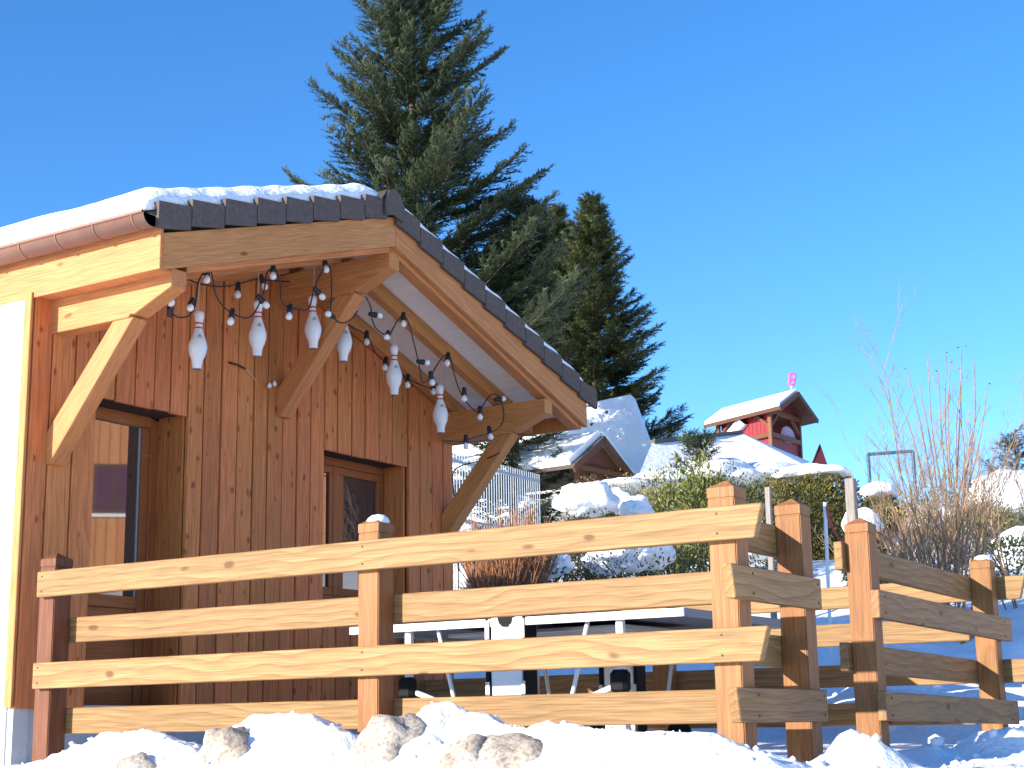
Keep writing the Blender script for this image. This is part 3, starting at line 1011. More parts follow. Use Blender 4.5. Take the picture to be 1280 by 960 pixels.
fa = empty('wooden_fence', (0, -2.4, ZT), 'long pale timber fence between white chalet wall and raked corner, standing behind the snowy rocks', 'fence', 'terrace fences')
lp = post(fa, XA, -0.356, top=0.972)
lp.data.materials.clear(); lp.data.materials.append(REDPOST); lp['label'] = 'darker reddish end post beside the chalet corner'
post(fa, XA, -2.649, snow=1.0)
corner = post(fa, XA, YB)
for lev in (0, 2):
    r_ = rail_y(fa, -0.1, -4.69, -0.258, lev, cut0=0.042)
    screws(r_, [(-0.1015, y, (LV[lev][0]+LV[lev][1])/2+dz) for y in (-4.48, -2.585, -0.30) for dz in (-0.042, 0.042)], (-1, 0, 0))
for lev in (1, 3):
    rail_y(fa, XA+PW, -4.42, -0.33, lev)

fb = empty('wooden_fence', (0.3, -4.48, ZT), 'short timber fence return of stub rails beside the gate gap', 'fence', 'terrace fences')
post(fb, 0.659, YB)
for lev in (1, 3):
    r_ = rail_x(fb, YB-TK, -0.208, 0.755, lev, cut0=0.03)
    screws(r_, [(x, YB-TK-0.0015, (LV[lev][0]+LV[lev][1])/2+dz) for x in (0.0, 0.715) for dz in (-0.042, 0.042)], (0, -1, 0))
for lev in (0, 2):
    rail_x(fb, YB+PW, 0.075, 0.80, lev)

fc = empty('wooden_fence', (2.6, -4.48, ZT), 'shaded timber fence in front of the bare shrub, from gate gap to far corner', 'fence', 'terrace fences')
post(fc, 1.540, YB)
post(fc, 3.646, YB, top=0.958, snow=0.8)
for lev in (1, 3):
    r_ = rail_x(fc, YB-TK, 1.515, 3.865, lev, drop=0.034)
    screws(r_, [(x, YB-TK-0.0015, (LV[lev][0]+LV[lev][1])/2+dz-0.034*(x-1.5)/2.3) for x in (1.60, 3.71) for dz in (-0.042, 0.042)], (0, -1, 0))
for lev in (0, 2):
    rail_x(fc, YB+PW, 1.49, 3.76, lev, drop=0.034)

fd = empty('wooden_fence', (3.8, -2.0, ZT), 'sunlit timber fence on the garden side, seen through the terrace rails behind the table', 'fence', 'terrace fences')
for y0 in (-2.3, -0.15):
    post(fd, 3.646, y0, top=0.958)
for lev in (0, 2):
    rail_y(fd, 3.772, -4.72, -0.05, lev, cut0=0.042, dz=-0.03)
for lev in (1, 3):
    rail_y(fd, 3.646-TK, -4.40, -0.05, lev, dz=-0.03)

# ================================================================== ROCKS under the fence
rocks = [  # px, py, depth, rx, ry, rz, label
    (163, 972, 7.55, 0.11, 0.13, 0.12, 'small beige rock tip in the snow below the left post'),
    (294, 958, 7.22, 0.11, 0.13, 0.17, 'upright beige rock with snow heaped against its right side'),
    (412, 950, 7.05, 0.10, 0.11, 0.075, 'little dark grey rock half buried beside the snowy middle post'),
    (492, 960, 6.68, 0.14, 0.16, 0.19, 'rough grey beige boulder right of the snowy middle post'),
    (594, 972, 6.52, 0.13, 0.15, 0.15, 'rounded beige boulder under the tallest snow heap'),
    (658, 980, 6.42, 0.18, 0.19, 0.16, 'broad pinkish beige boulder low in the snow under the heap'),
]
for i, (px, py, d, a, b_, c, lab) in enumerate(rocks):
    p = at(px, py+14, d+0.06)
    o = blob('rock', p, (a*1.5, b_*1.45, c*1.4), 5+i*7, ROCK, None, 0.28, 4, freq=1.3)
    o.rotation_euler = (0, 0, i*1.3)
    tag(o, lab, 'rock', 'rocks in the snow bank')

# ================================================================== TABLE TENNIS TABLE
tt = empty('table_tennis_table', (2.3, -2.32, ZT), 'folding outdoor table tennis table with slate top and white frame behind the rails', 'table')
TY0, TY1, TX0, TX1, TZ = -3.47, -1.17, 1.57, 3.10, 0.615
TM = (TY0+TY1)/2
for ya, yb in ((TY0, TM-0.008), (TM+0.008, TY1)):
    half = box('table_top', (TX0+0.02, ya+0.02, TZ-0.02), (TX1-0.02, yb-0.02, TZ), TABLE, tt)
    box('edge_frame', (TX0, ya, TZ-0.045), (TX0+0.019, yb, TZ+0.001), ALU, half, 0.003)
    box('edge_frame', (TX1-0.019, ya, TZ-0.045), (TX1, yb, TZ+0.001), ALU, half, 0.003)
    box('edge_frame', (TX0+0.02, ya, TZ-0.045), (TX1-0.02, ya+0.019, TZ+0.001), TSHADE, half, 0.003)  # end edge darkened by colour as the side turned from the sun
    box('edge_frame', (TX0+0.02, yb-0.019, TZ-0.045), (TX1-0.02, yb, TZ+0.001), TSHADE, half, 0.003)
for xb in (TX0+0.01, TX1-0.2):
    pil = box('centre_pillar', (xb, TM-0.115, ZT+0.05), (xb+0.10, TM+0.115, TZ+0.012), ALU, tt, 0.012)
    for s in (-1, 1):
        box('pillar_edge', (xb-0.012, TM+s*0.128-0.012, ZT+0.05), (xb+0.112, TM+s*0.128+0.012, TZ+0.018), PLASTIC, pil, 0.004)
        box('edge_clip', (xb-0.020, TM+s*0.122-0.013, TZ-0.115), (xb-0.013, TM+s*0.122+0.013, TZ-0.01), STEEL, pil)
        box('edge_clip', (xb-0.020, TM+s*0.122-0.013, TZ-0.46), (xb-0.013, TM+s*0.122+0.013, TZ-0.36), STEEL, pil)
    prism('ball_slot', [(-0.055, 0.01), (0.055, 0.01), (0.045, -0.035), (0.015, -0.052), (-0.02, -0.052), (-0.045, -0.03)], 0.01, (xb-0.011, TM+0.0, TZ+0.004), (0, -1, 0), (0, 0, 1), PLASTIC, pil)
for y, s in ((TY0+0.42, 1), (TY1-0.42, -1)):
    for x in (TX0+0.035, TX1-0.06):
        beam('leg', (x+0.02, y, ZT), (x+0.02, y, TZ-0.022), 0.045, 0.04, (1, 0, 0), STEEL if x > 2 else ALU, tt, 0.006)
        box('foot', (x-0.02, y-0.045, ZT-0.03), (x+0.06, y+0.045, ZT+0.03), PLASTIC, tt, 0.01)
    beam('cross_bar', (TX0+0.08, y, 0.06), (TX1-0.08, y, 0.06), 0.03, 0.04, (0, 0, 1), ALU, tt, 0.005)
    hx = TX0+0.055
    kn = box('hinge_joint', (hx-0.05, y-0.05, 0.17), (hx+0.03, y+0.06, 0.30), PLASTIC, tt, 0.022)
    beam('stay_bar', (hx, y+s*0.05, 0.21), (hx, TM-s*0.14, 0.02), 0.03, 0.03, (1, 0, 0), ALU, tt, 0.005)
    beam('strut', (TX0+0.06, TM-s*0.52, TZ-0.03), (TX0+0.06, TM-s*0.36, 0.0), 0.022, 0.022, (1, 0, 0), ALU, tt, 0.004)
    beam('strut', (TX1-0.35, TM-s*0.50, TZ-0.03), (TX1-0.35, TM-s*0.40, 0.0), 0.022, 0.022, (1, 0, 0), STEEL, tt, 0.004)
box('under_tray', (TX0+0.3, TM-0.62, TZ-0.075), (TX1-0.3, TM+0.62, TZ-0.047), STEEL, tt, 0.005)
box('wheel_carriage', (TX0+0.5, TM-0.55, 0.0), (TX0+0.56, TM+0.55, 0.07), STEEL, tt, 0.006)
for xw in (TX0+0.2, TX1-0.25):
    for yw in (TM-0.45, TM+0.45):
        lathe('wheel', [(0.02, -0.02), (0.075, -0.02), (0.08, 0), (0.075, 0.02), (0.02, 0.02)], PLASTIC, tt, frame((xw, yw, ZT+0.09), (0, 0, 1), (1, 0, 0)), 16)

# ================================================================== BOWLING PINS under the roof
PROF = [(0.0, 0.0), (0.0255, 0.0), (0.0285, 0.004), (0.036, 0.057), (0.050, 0.086), (0.0575, 0.115), (0.0605, 0.14), (0.0575, 0.165), (0.049, 0.19), (0.039, 0.22),
        (0.0285, 0.248), (0.0235, 0.275), (0.0232, 0.295), (0.0255, 0.318), (0.0305, 0.342), (0.032, 0.355), (0.0285, 0.372), (0.018, 0.381), (0.0, 0.382)]


def pin_r(z):
    return float(np.interp(z, [p[1] for p in PROF[1:]], [p[0] for p in PROF[1:]]))


pins = [((0.974, -0.40, 2.440), 'white bowling pin hung lowest, over the door'),
        ((1.535, -0.40, 2.629), 'white bowling pin hung between the door pin and the middle brace'),
        ((2.112, -0.40, 2.794), 'white bowling pin hung against the ridge purlin'),
        ((2.495, -0.36, 2.780), 'white bowling pin half hidden behind the middle brace'),
        ((3.05, -0.40, 2.620), 'white bowling pin hung below the soffit, over the window'),
        ((3.647, -0.40, 2.422), 'white bowling pin hung beside the lower right purlin')]
for i, (c, lab) in enumerate(pins):
    p = empty('bowling_pin', (c[0], c[1], c[2]-0.19), lab, 'bowling pin', 'bowling pins hung under the roof')
    R_ = Matrix.Rotation(0.9*i, 4, 'Z') @ Matrix.Rotation(math.radians((-1) ** i*1.6), 4, 'Y')
    T = Matrix.Translation((c[0], c[1], c[2]-0.19)) @ R_
    body = lathe('pin_body', PROF, PINW, p, T, 24)
    for z0, z1 in ((0.262, 0.272), (0.292, 0.303)):
        zz = np.linspace(z0, z1, 4)
        lathe('neck_stripe', [(pin_r(z)+0.0012, z) for z in zz], PINR, p, T, 24)
    lathe('pin_base', [(0.0, -0.003), (0.0262, -0.003), (0.0268, 0.004)], PINM, p, T, 20)
    # small printed mark on the belly facing the terrace
    a0 = math.atan2(-0.84-0.2*i*0, -0.54)
    V = []; F = []
    for (za, zb, da) in ((0.205, 0.211, 0.30), (0.197, 0.201, 0.42), (0.213, 0.222, 0.12)):
        b0 = len(V)
        for zq in (za, zb):
            for k in range(7):
                t = a0-0.9*i+(-0.5+k/6)*2*da
                r = pin_r(zq)+0.0010
                V.append((r*math.cos(t), r*math.sin(t), zq))
        F += [(b0+k, b0+k+1, b0+7+k+1, b0+7+k) for k in range(6)]
    mesh_obj('printed_mark', np_mesh('printed_mark', V, F), PINM, p, T)
    ztop = roof_under(c[0])-0.0+(0.05 if abs(c[0]-2.25) > 0.1 else -0.22)
    tube('cord', [(c[0], c[1], c[2]+0.185), (c[0]+0.002, c[1], ztop)], 0.0028, CORD, p, 5)

# ================================================================== STRING LIGHTS
def light_string(name, label, runs, bulbs):
    root = empty(name, runs[0][0], label, 'string lights', 'festoon lights under the roof')
    for r in runs:
        tube('cable', spline(r, 7), 0.0052, BLACK, root, 6)
    for (pos, dr) in bulbs:
        z = Vector(dr).normalized()
        x = z.orthogonal()
        M = frame(pos, x, z)
        s = lathe('lamp_socket', [(0.0, -0.062), (0.012, -0.062), (0.016, -0.055), (0.0185, -0.02), (0.021, -0.012), (0.021, 0.0), (0.0, 0.001)], BLACK, root, M, 14)
        lathe('bulb', [(0.010, 0.0), (0.013, 0.006), (0.0205, 0.018), (0.0225, 0.028), (0.0205, 0.039), (0.0135, 0.048), (0.005, 0.0515), (0.0, 0.052)], BULB, s, M, 16)
    return root


def y_at(pts, y0, wob=0.02, seed=0):
    r = random.Random(seed)
    return [(x, y0+r.uniform(-wob, wob), z) for x, z in pts]


s1 = [(0.39, 2.428), (0.471, 2.428), (0.545, 2.456), (0.581, 2.525), (0.608, 2.673), (0.663, 2.762), (0.722, 2.767), (0.773, 2.634), (0.856, 2.556), (1.02, 2.538),
      (1.13, 2.606), (1.197, 2.75), (1.236, 2.889), (1.293, 2.928), (1.354, 2.846), (1.386, 2.722), (1.506, 2.705), (1.657, 2.745), (1.716, 2.909), (1.792, 3.054),
      (1.855, 3.06), (1.882, 2.895), (1.892, 2.76), (1.973, 2.708), (2.083, 2.753), (2.16, 2.83)]
s2 = [(2.331, 2.983), (2.388, 2.923), (2.379, 2.824), (2.437, 2.763), (2.593, 2.752), (2.652, 2.825), (2.732, 2.917), (2.803, 2.913), (2.894, 2.756), (2.955, 2.604),
      (2.996, 2.48), (3.08, 2.527), (3.165, 2.631), (3.274, 2.734), (3.361, 2.738), (3.447, 2.566), (3.556, 2.442), (3.714, 2.37), (3.808, 2.457), (3.903, 2.54),
      (4.009, 2.531), (4.066, 2.406), (4.028, 2.306), (3.873, 2.23), (3.664, 2.167), (3.529, 2.116), (3.353, 2.093), (3.245, 2.081)]
s3 = [(2.56, 2.93), (2.717, 2.911), (2.897, 2.88), (3.019, 2.769), (3.143, 2.721), (3.419, 2.64), (3.571, 2.621), (3.727, 2.617), (3.9, 2.56)]
s4 = [(0.80, 2.80), (0.965, 2.852), (1.075, 2.852), (1.271, 2.877), (1.443, 2.937), (1.62, 3.01), (1.71, 3.028), (1.832, 3.05), (1.974, 3.075)]
s5 = [(4.05, -0.68, 2.10), (4.24, -0.40, 2.10), (4.33, -0.06, 2.07), (4.335, -0.035, 1.9), (4.40, -0.03, 1.70), (4.41, -0.03, 1.42), (4.40, -0.03, 1.1)]
dn = (0, 0, -1)
b1 = [((0.376, 2.470), (-0.2, -0.3, 0.9)), ((0.545, 2.52), (-0.5, -0.3, -0.8)), ((0.672, 2.735), dn), ((0.898, 2.515), (-0.2, 0, -1)), ((1.277, 2.90), dn),
      ((1.190, 2.68), (0.7, -0.2, -0.6)), ((1.444, 2.665), (-0.15, 0, -1)), ((1.745, 2.86), (0.7, -0.2, -0.6)), ((1.805, 3.07), (0, -0.2, -1)), ((1.86, 2.737), (-1, -0.2, 0))]
b2 = [((2.43, 2.867), (1, -0.3, 0)), ((2.56, 2.745), (-0.6, -0.3, -0.6)), ((2.752, 2.895), dn), ((3.0, 2.63), (1, -0.3, 0)), ((3.1, 2.52), (0.3, 0, -1)), ((3.305, 2.705), (-0.2, 0, -1)),
      ((3.523, 2.47), dn), ((3.736, 2.36), dn), ((4.03, 2.525), (1, -0.3, 0.2)), ((3.872, 2.225), (0, -0.2, -1)), ((3.54, 2.105), dn)]
b3 = [((2.897, 2.855), dn), ((3.125, 2.70), (-0.2, 0, -1)), ((3.41, 2.615), (-0.1, 0, -1)), ((3.749, 2.62), dn)]
light_string('string_lights', 'black cable with round white bulbs looping from left eave beam to ridge purlin', [y_at(s1, -0.75, 0.012, 1)], [((x, -0.757, z), d) for (x, z), d in b1])
light_string('string_lights', 'black cable with round white bulbs looping below the pale soffit to the right brace', [y_at(s2, -0.70, 0.012, 2), s5], [((x, -0.707, z), d) for (x, z), d in b2])
light_string('string_lights', 'black bulb cable strung close along the cladding above the window', [y_at(s3, -0.25, 0.01, 3)], [((x, -0.257, z), d) for (x, z), d in b3])
light_string('string_lights', 'black bulb cable strung close along the cladding above the door', [y_at(s4, -0.3, 0.01, 4)], [((1.438, -0.305, 2.885), dn), ((1.69, -0.305, 3.0), (0.5, 0, -0.8))])
# a thin dark hook with a wire tail, and two little bulbs hanging loose under the middle brace
hk = empty('wall_hook', (1.683, 0.0, 2.477), 'thin dark hook with a fine wire tail on the cladding', 'hook')
tube('hook_bar', [(1.683, -0.012, 2.479), (1.76, -0.024, 2.475), (1.837, -0.02, 2.462)], 0.007, BLACK, hk, 6)
tube('wire', [(1.837, -0.02, 2.462), (1.90, -0.015, 2.435), (1.954, -0.012, 2.401)], 0.0025, CORD, hk, 5)
for c, lab in (((2.08, -0.03, 2.38), 'tiny round bulb on the cladding, between its twin and the hook wire'), ((2.131, -0.03, 2.403), 'tiny round bulb on the cladding, right against the foot of the middle brace')):
    o = lathe('loose_bulb', [(0.0, -0.018), (0.012, -0.014), (0.018, 0.0), (0.012, 0.014), (0.008, 0.022), (0.0, 0.024)], BULB, None, Matrix.Translation(c), 12)
    tag(o, lab, 'bulb', 'loose bulbs by the middle brace')


# ================================================================== TREES
def needle_template(rs, n, L, nl, w):
    """one small twig along +x carrying n thin needle blades; triangles"""
    V = []; F = []
    for i in range(n):
        t = rs.uniform(0.05, 1.0)
        s = 1 if i % 2 else -1
        ang = rs.uniform(0.55, 1.0)*s
        lift = rs.uniform(-0.25, 0.55)
        d = np.array([math.cos(ang), math.sin(ang), lift]); d /= np.linalg.norm(d)
        q = np.cross(d, [0, 0, 1]); q /= np.linalg.norm(q)
        q = q*math.cos(rs.uniform(-1, 1))+np.array([0, 0, 1])*rs.uniform(-0.5, 0.5)
        p = np.array([t*L, 0, 0])
        b = len(V)
        l = nl*rs.uniform(0.7, 1.2)
        V += [p-q*w/2, p+q*w/2, p+d*l]
        F.append((b, b+1, b+2))
    b = len(V)
    V += [np.array([0, -w*0.5, 0]), np.array([0, w*0.5, 0]), np.array([L*1.12, 0, 0.01])]
    F.append((b, b+1, b+2))
    return np.array(V), np.array(F)


def stamp(T, origins, X, U, S):
    """copies of template T=(V,F) at origins with x-axis X, up U and scale S, as one array pair"""
    V, F = T
    X = X/(np.linalg.norm(X, axis=1)[:, None]+1e-9)
    Yv = np.cross(U, X); Yv /= np.linalg.norm(Yv, axis=1)[:, None]+1e-9
    Z = np.cross(X, Yv)
    P = origins[:, None, :]+S[:, None, None]*(V[None, :, 0:1]*X[:, None, :]+V[None, :, 1:2]*Yv[:, None, :]+V[None, :, 2:3]*Z[:, None, :])
    n = len(V)
    FF = F[None, :, :]+(np.arange(len(origins))*n)[:, None, None]
    return P.reshape(-1, 3), FF.reshape(-1, 3)


def conifer(name, base, H, R, label, group, mat, seed, rise, droop, shape=1.0, dens=1.0, zmin=0.06, nl=0.10, tw=0.2, whorl=0.42, gap=0.0, lean=(0, 0)):
    """trunk, limbs in whorls, side shoots and needles; rise is the limb angle at the top, droop at the foot"""
    rs = random.Random(seed)
    nr = np.random.RandomState(seed)
    root = empty(name, tuple(base), label, 'tree', group)
    B = np.array(base, float)
    hh = np.linspace(0, 1, 14)
    tr_ = np.stack([B[0]+lean[0]*hh+0.04*np.sin(hh*9), B[1]+lean[1]*hh, B[2]-0.5+(H+0.5)*hh], -1)
    tube('trunk', tr_, np.maximum(0.012, 0.016*H*(1-hh)**0.9+0.01), BARK, root, 8)
    org = []; dx = []; up = []; sc = []
    LV_, LF_ = [], []
    nv = 0
    h = zmin*H
    while h < H*0.985:
        t = h/H
        Lmax = R*(1-t)**shape*(0.92+0.16*rs.random())+0.12
        nb_ = max(4, int(rs.choice([5, 6, 6, 7])*(0.8+0.4*dens)))
        a0 = rs.random()*6.28
        for k in range(nb_):
            a = a0+k/nb_*6.283+rs.uniform(-0.35, 0.35)
            L = Lmax*rs.uniform(0.62, 1.12)
            if rs.random() < gap: continue
            e0 = rise*t+droop*(1-t)+rs.uniform(-0.12, 0.12)
            hz = h+rs.uniform(-0.5, 0.5)*whorl
            tt_ = min(1, hz/H)
            p = np.array([B[0]+lean[0]*tt_, B[1]+lean[1]*tt_, B[2]+hz])
            dirh = np.array([math.cos(a), math.sin(a), 0])
            n = max(4, int(L/0.16))
            s_ = np.linspace(0, 1, n)
            # limb sags in the middle and lifts at the tip
            zz = L*(math.sin(e0)*s_-0.10*np.sin(s_*math.pi)*(1-t)+0.13*s_**3*(1-0.5*t))
            rr = L*math.cos(e0)*s_
            pts = p[None, :]+dirh[None, :]*rr[:, None]+np.array([0, 0, 1])[None, :]*zz[:, None]
            v, f = tube_arrays(pts, np.linspace(0.010+0.008*L, 0.004, n), 4)
            LV_.append(v); LF_.append(f+nv); nv += len(v)
            side = np.array([-math.sin(a), math.cos(a), 0])
            tg = np.gradient(pts, axis=0); tg /= np.linalg.norm(tg, axis=1)[:, None]
            start = 0.12 if L < 1 else 0.2
            m = int((L*(1-start))/0.085*dens)+3
            for q in range(m):
                s = start+(1-start)*(q+rs.random())/m
                i = min(n-1, int(s*(n-1)))
                po = pts[i]+(pts[min(n-1, i+1)]-pts[i])*((s*(n-1))-i)
                for sg in (-1, 1):
                    l2 = (0.40*L*(1-s)**0.75*(s+0.15)**0.25+0.10)*rs.uniform(0.6, 1.15)
                    d2 = tg[i]*0.72+side*sg*rs.uniform(0.5, 0.95)+np.array([0, 0, rs.uniform(-0.28, 0.16)])
                    d2 /= np.linalg.norm(d2)
                    kk = max(1, int(l2/(tw*0.62)))
                    for w_ in range(kk):
                        u = (w_+0.3*rs.random())/kk
                        org.append(po+d2*l2*u)
                        j = d2+side*sg*0.25*rs.uniform(-1, 1)+tg[i]*rs.uniform(-0.2, 0.3)+np.array([0, 0, rs.uniform(-0.35, 0.25)])
                        dx.append(j); up.append((nr.normal(0, 0.25), nr.normal(0, 0.25), 1.0)); sc.append(rs.uniform(0.75, 1.25))
            org.append(pts[-1]-tg[-1]*0.1); dx.append(tg[-1]); up.append((0, 0, 1)); sc.append(1.2)
        h += whorl*(0.55+0.6*(1-t))*rs.uniform(0.8, 1.2)
    # leader shoots
    top = np.array([B[0]+lean[0], B[1]+lean[1], B[2]+H])
    for k in range(14):
        org.append(top-np.array([0, 0, 0.05+0.06*k])); a = rs.random()*6.28
        dx.append(np.array([math.cos(a)*0.5, math.sin(a)*0.5, 1.0])); up.append((1, 0.1, 0)); sc.append(0.8)
    V, F = stamp(needle_template(rs, 15, tw, nl, 0.018 if nl < 0.10 else 0.030), np.array(org), np.array(dx), np.array(up), np.array(sc))
    mesh_obj('limbs', np_mesh('limbs', np.concatenate(LV_), np.concatenate(LF_)), BARK, root)
    mesh_obj('needles', np_mesh('needles', V, F), mat, root)
    return root


def ground_at(px, depth, py=600):
    p = at(px, py, depth)
    return (p[0], p[1], gh(p))


b0 = ground_at(516, 38)
conifer('fir_tree', b0, 20.8-b0[2], 5.7, 'tall blue green fir with wide level limbs behind the chalet roof', 'conifers behind the chalet', FIRN, 3, 0.75, 0.05, shape=0.85, dens=1.15, nl=0.12, tw=0.26, whorl=0.50, gap=0.08, zmin=0.22)
b0 = ground_at(636, 38.6)
conifer('fir_tree', b0, at(655, 232, 38.6)[2]-b0[2], 1.5, 'dark dense conifer between the tall fir and the olive spruce', 'conifers behind the chalet', FIRN, 8, 0.55, -0.05, lean=(0.30, -0.40), shape=0.42, dens=1.5, nl=0.115, tw=0.25, whorl=0.42)
b0 = ground_at(748, 49)
conifer('spruce_tree', b0, at(748, 224, 49)[2]-b0[2], 3.5, 'olive green spruce with drooping shoots beside the snowy dormer roof', 'conifers behind the chalet', SPRN, 12, 0.7, -0.15, shape=0.82, dens=1.5, nl=0.11, tw=0.25, whorl=0.38)
b0 = ground_at(703, 50)
conifer('spruce_tree', b0, at(703, 240, 50)[2]-b0[2], 2.7, 'slender spruce with a second pointed top left of the olive spruce', 'conifers behind the chalet', SPRN, 17, 0.7, -0.15, shape=0.78, dens=1.4, nl=0.11, tw=0.25, whorl=0.42)
b0 = ground_at(875, 27)
conifer('young_pine_tree', b0, at(875, 545, 27)[2]-b0[2], 0.62, 'small grey green pine standing above the yellow green hedge', 'small garden conifers', FIRN, 29, 0.8, 0.3, shape=0.45, dens=0.5, nl=0.07, tw=0.14, whorl=0.3)
b0 = ground_at(1272, 34)
conifer('young_pine_tree', b0, at(1272, 540, 34)[2]-b0[2], 0.75, 'dark little conifer behind the snowy mound right of the bare shrub', 'small garden conifers', FIRN, 31, 0.7, 0.2, shape=0.6, dens=0.7, nl=0.08, tw=0.16, whorl=0.35)


# ================================================================== SHRUBS AND HEDGES
def leaf_template(l, w):
    return (np.array([(0, 0, 0), (l*0.5, w/2, 0.06*l), (l, 0, -0.05*l), (l*0.5, -w/2, 0.06*l)]), np.array([(0, 1, 2), (0, 2, 3)]))


def leaf_shell(c, r, n, seed, l, w, amp=0.18, zmin=-0.3, fill=0.25, square=2.0):
    """leaf origins and directions on an uneven rounded body"""
    nr = np.random.RandomState(seed)
    d = nr.normal(size=(n*2, 3)); d /= np.linalg.norm(d, axis=1)[:, None]
    d = d[d[:, 2] > zmin][:n]
    k = 1+amp*(vnoise(d[:, 0]*3+seed, d[:, 1]*3+d[:, 2]*2, seed)+0.6*vnoise(d[:, 0]*8, d[:, 1]*8+d[:, 2]*7, seed+3))
    q = (np.abs(d[:, 0])**square+np.abs(d[:, 1])**square+np.abs(d[:, 2])**square)**(-1/square)
    k = k*q*(1-fill*nr.random_sample(len(d))**2)
    P = np.array(c)[None, :]+d*k[:, None]*np.array(r)[None, :]
    X = d+nr.normal(0, 0.55, size=d.shape)+np.array([0, 0, 0.35])
    U = nr.normal(0, 1, size=d.shape)+d*0.6
    S = nr.uniform(0.7, 1.25, len(d))
    return stamp(leaf_template(l, w), P, X, U, S)


def snow_cap(c, r, seed, parent, amp=0.22, sub=4):
    return blob('snow_cap', c, r, seed, SNOW, parent, amp, sub, flat=True, freq=2.0)


def shrub(name, px, py, d, w, h, label, mat, seed, n=1600, leaf=(0.05, 0.022), caps=(), group='garden shrubs in the snow', dep=None, amp=0.25, square=2.0, core=True):
    """shrub whose foot is seen at (px, py); w, h in metres; caps = snow pads (dx, dz, rx, rz)"""
    p = at(px, py, d)
    z0 = min(p[2], gh(p)+0.05)
    hh = p[2]+h-z0
    root = empty(name, (p[0], p[1], z0), label, 'shrub', group)
    ry = dep or w*0.5
    c = (p[0], p[1], z0+hh*0.45)
    V, F = leaf_shell(c, (w/2, ry, hh*0.56), n, seed, leaf[0], leaf[1], amp, -0.75, 0.3, square)
    mesh_obj('foliage', np_mesh('foliage', V, F), mat, root)
    if core:
        st = []
        rs = random.Random(seed)
        vv, ff, nv = [], [], 0
        for k in range(9):
            a = rs.random()*6.28
            q = np.array([math.cos(a)*w*0.4, math.sin(a)*ry*0.7, hh*rs.uniform(0.5, 0.85)])
            pts = np.array([(p[0], p[1], z0-0.1), (p[0]+q[0]*0.4, p[1]+q[1]*0.4, z0+q[2]*0.55), (p[0]+q[0], p[1]+q[1], z0+q[2])])
            v, f = tube_arrays(pts, [0.014, 0.01, 0.004], 4)
            vv.append(v); ff.append(f+nv); nv += len(v)
        mesh_obj('stems', np_mesh('stems', np.concatenate(vv), np.concatenate(ff)), TWIGD, root)
    for i, (dx_, dz_, rx_, rz_) in enumerate(caps):
        q = np.array([p[0], p[1], 0])+RGT*dx_
        snow_cap((q[0], q[1], z0+hh*0.96+dz_-0.06), (rx_*0.98, ry*min(1.0, rx_/(w*0.5))*1.0, rz_*1.2+0.07), seed*3+i, root)
    return root


# low evergreen shrubs under snow pads on the slope behind the terrace
shrub('evergreen_shrub', 655, 742, 18.60, 0.96, 0.50, 'dark leafy shrub with snow pads, low behind the upper rail near the chalet corner', LEAFD, 41, 1900, caps=((0.30, -0.10, 0.30, 0.13), (-0.15, 0.02, 0.18, 0.08)))
shrub('evergreen_shrub', 700, 735, 19.80, 1.02, 0.50, 'dark glossy shrub pressed down by two snow lumps', LEAFD, 43, 1900, caps=((-0.1, -0.02, 0.28, 0.12), (0.36, -0.1, 0.22, 0.12)))
shrub('evergreen_shrub', 785, 735, 18.96, 1.26, 0.50, 'shrub almost buried under one broad white snow load', LEAFD, 47, 1500, caps=((0.0, -0.02, 0.52, 0.22), (-0.25, -0.12, 0.28, 0.14), (0.32, -0.05, 0.25, 0.15)))
shrub('evergreen_shrub', 842, 732, 19.80, 0.78, 0.58, 'small yellow green shrub between the snow load and the corner post', LEAFY, 53, 1300)
shrub('twiggy_shrub', 880, 735, 19.20, 0.78, 0.53, 'brown twiggy shrub seen behind the corner post', HEDGE, 54, 900, leaf=(0.045, 0.016))
shrub('evergreen_shrub', 945, 725, 18.60, 0.84, 0.42, 'dark shrub with powdery snow seen through the short fence return', LEAFD, 59, 1200, caps=((0.05, 0, 0.25, 0.07),))
shrub('evergreen_shrub', 610, 742, 19.44, 0.60, 0.34, 'little dark shrub poking from the snow beside the chalet corner', LEAFD, 60, 800, caps=((-0.2, -0.08, 0.22, 0.09),))
shrub('clipped_bush', 738, 655, 19.5, 0.80, 0.36, 'round clipped dark bush under a smooth domed snow cap', LEAFD, 61, 2200, caps=((-0.03, 0.0, 0.40, 0.17),), amp=0.12)
shrub('clipped_bush', 772, 648, 21.5, 0.55, 0.30, 'smaller snow capped bush between the domed bush and the hedge', LEAFD, 67, 1300, caps=((0.0, 0.0, 0.29, 0.12),), amp=0.12)
shrub('clipped_bush', 796, 655, 20.0, 0.42, 0.22, 'tiny bush wholly under a tilted white snow pillow', LEAFD, 68, 700, caps=((0.0, 0.02, 0.25, 0.13),), amp=0.12)

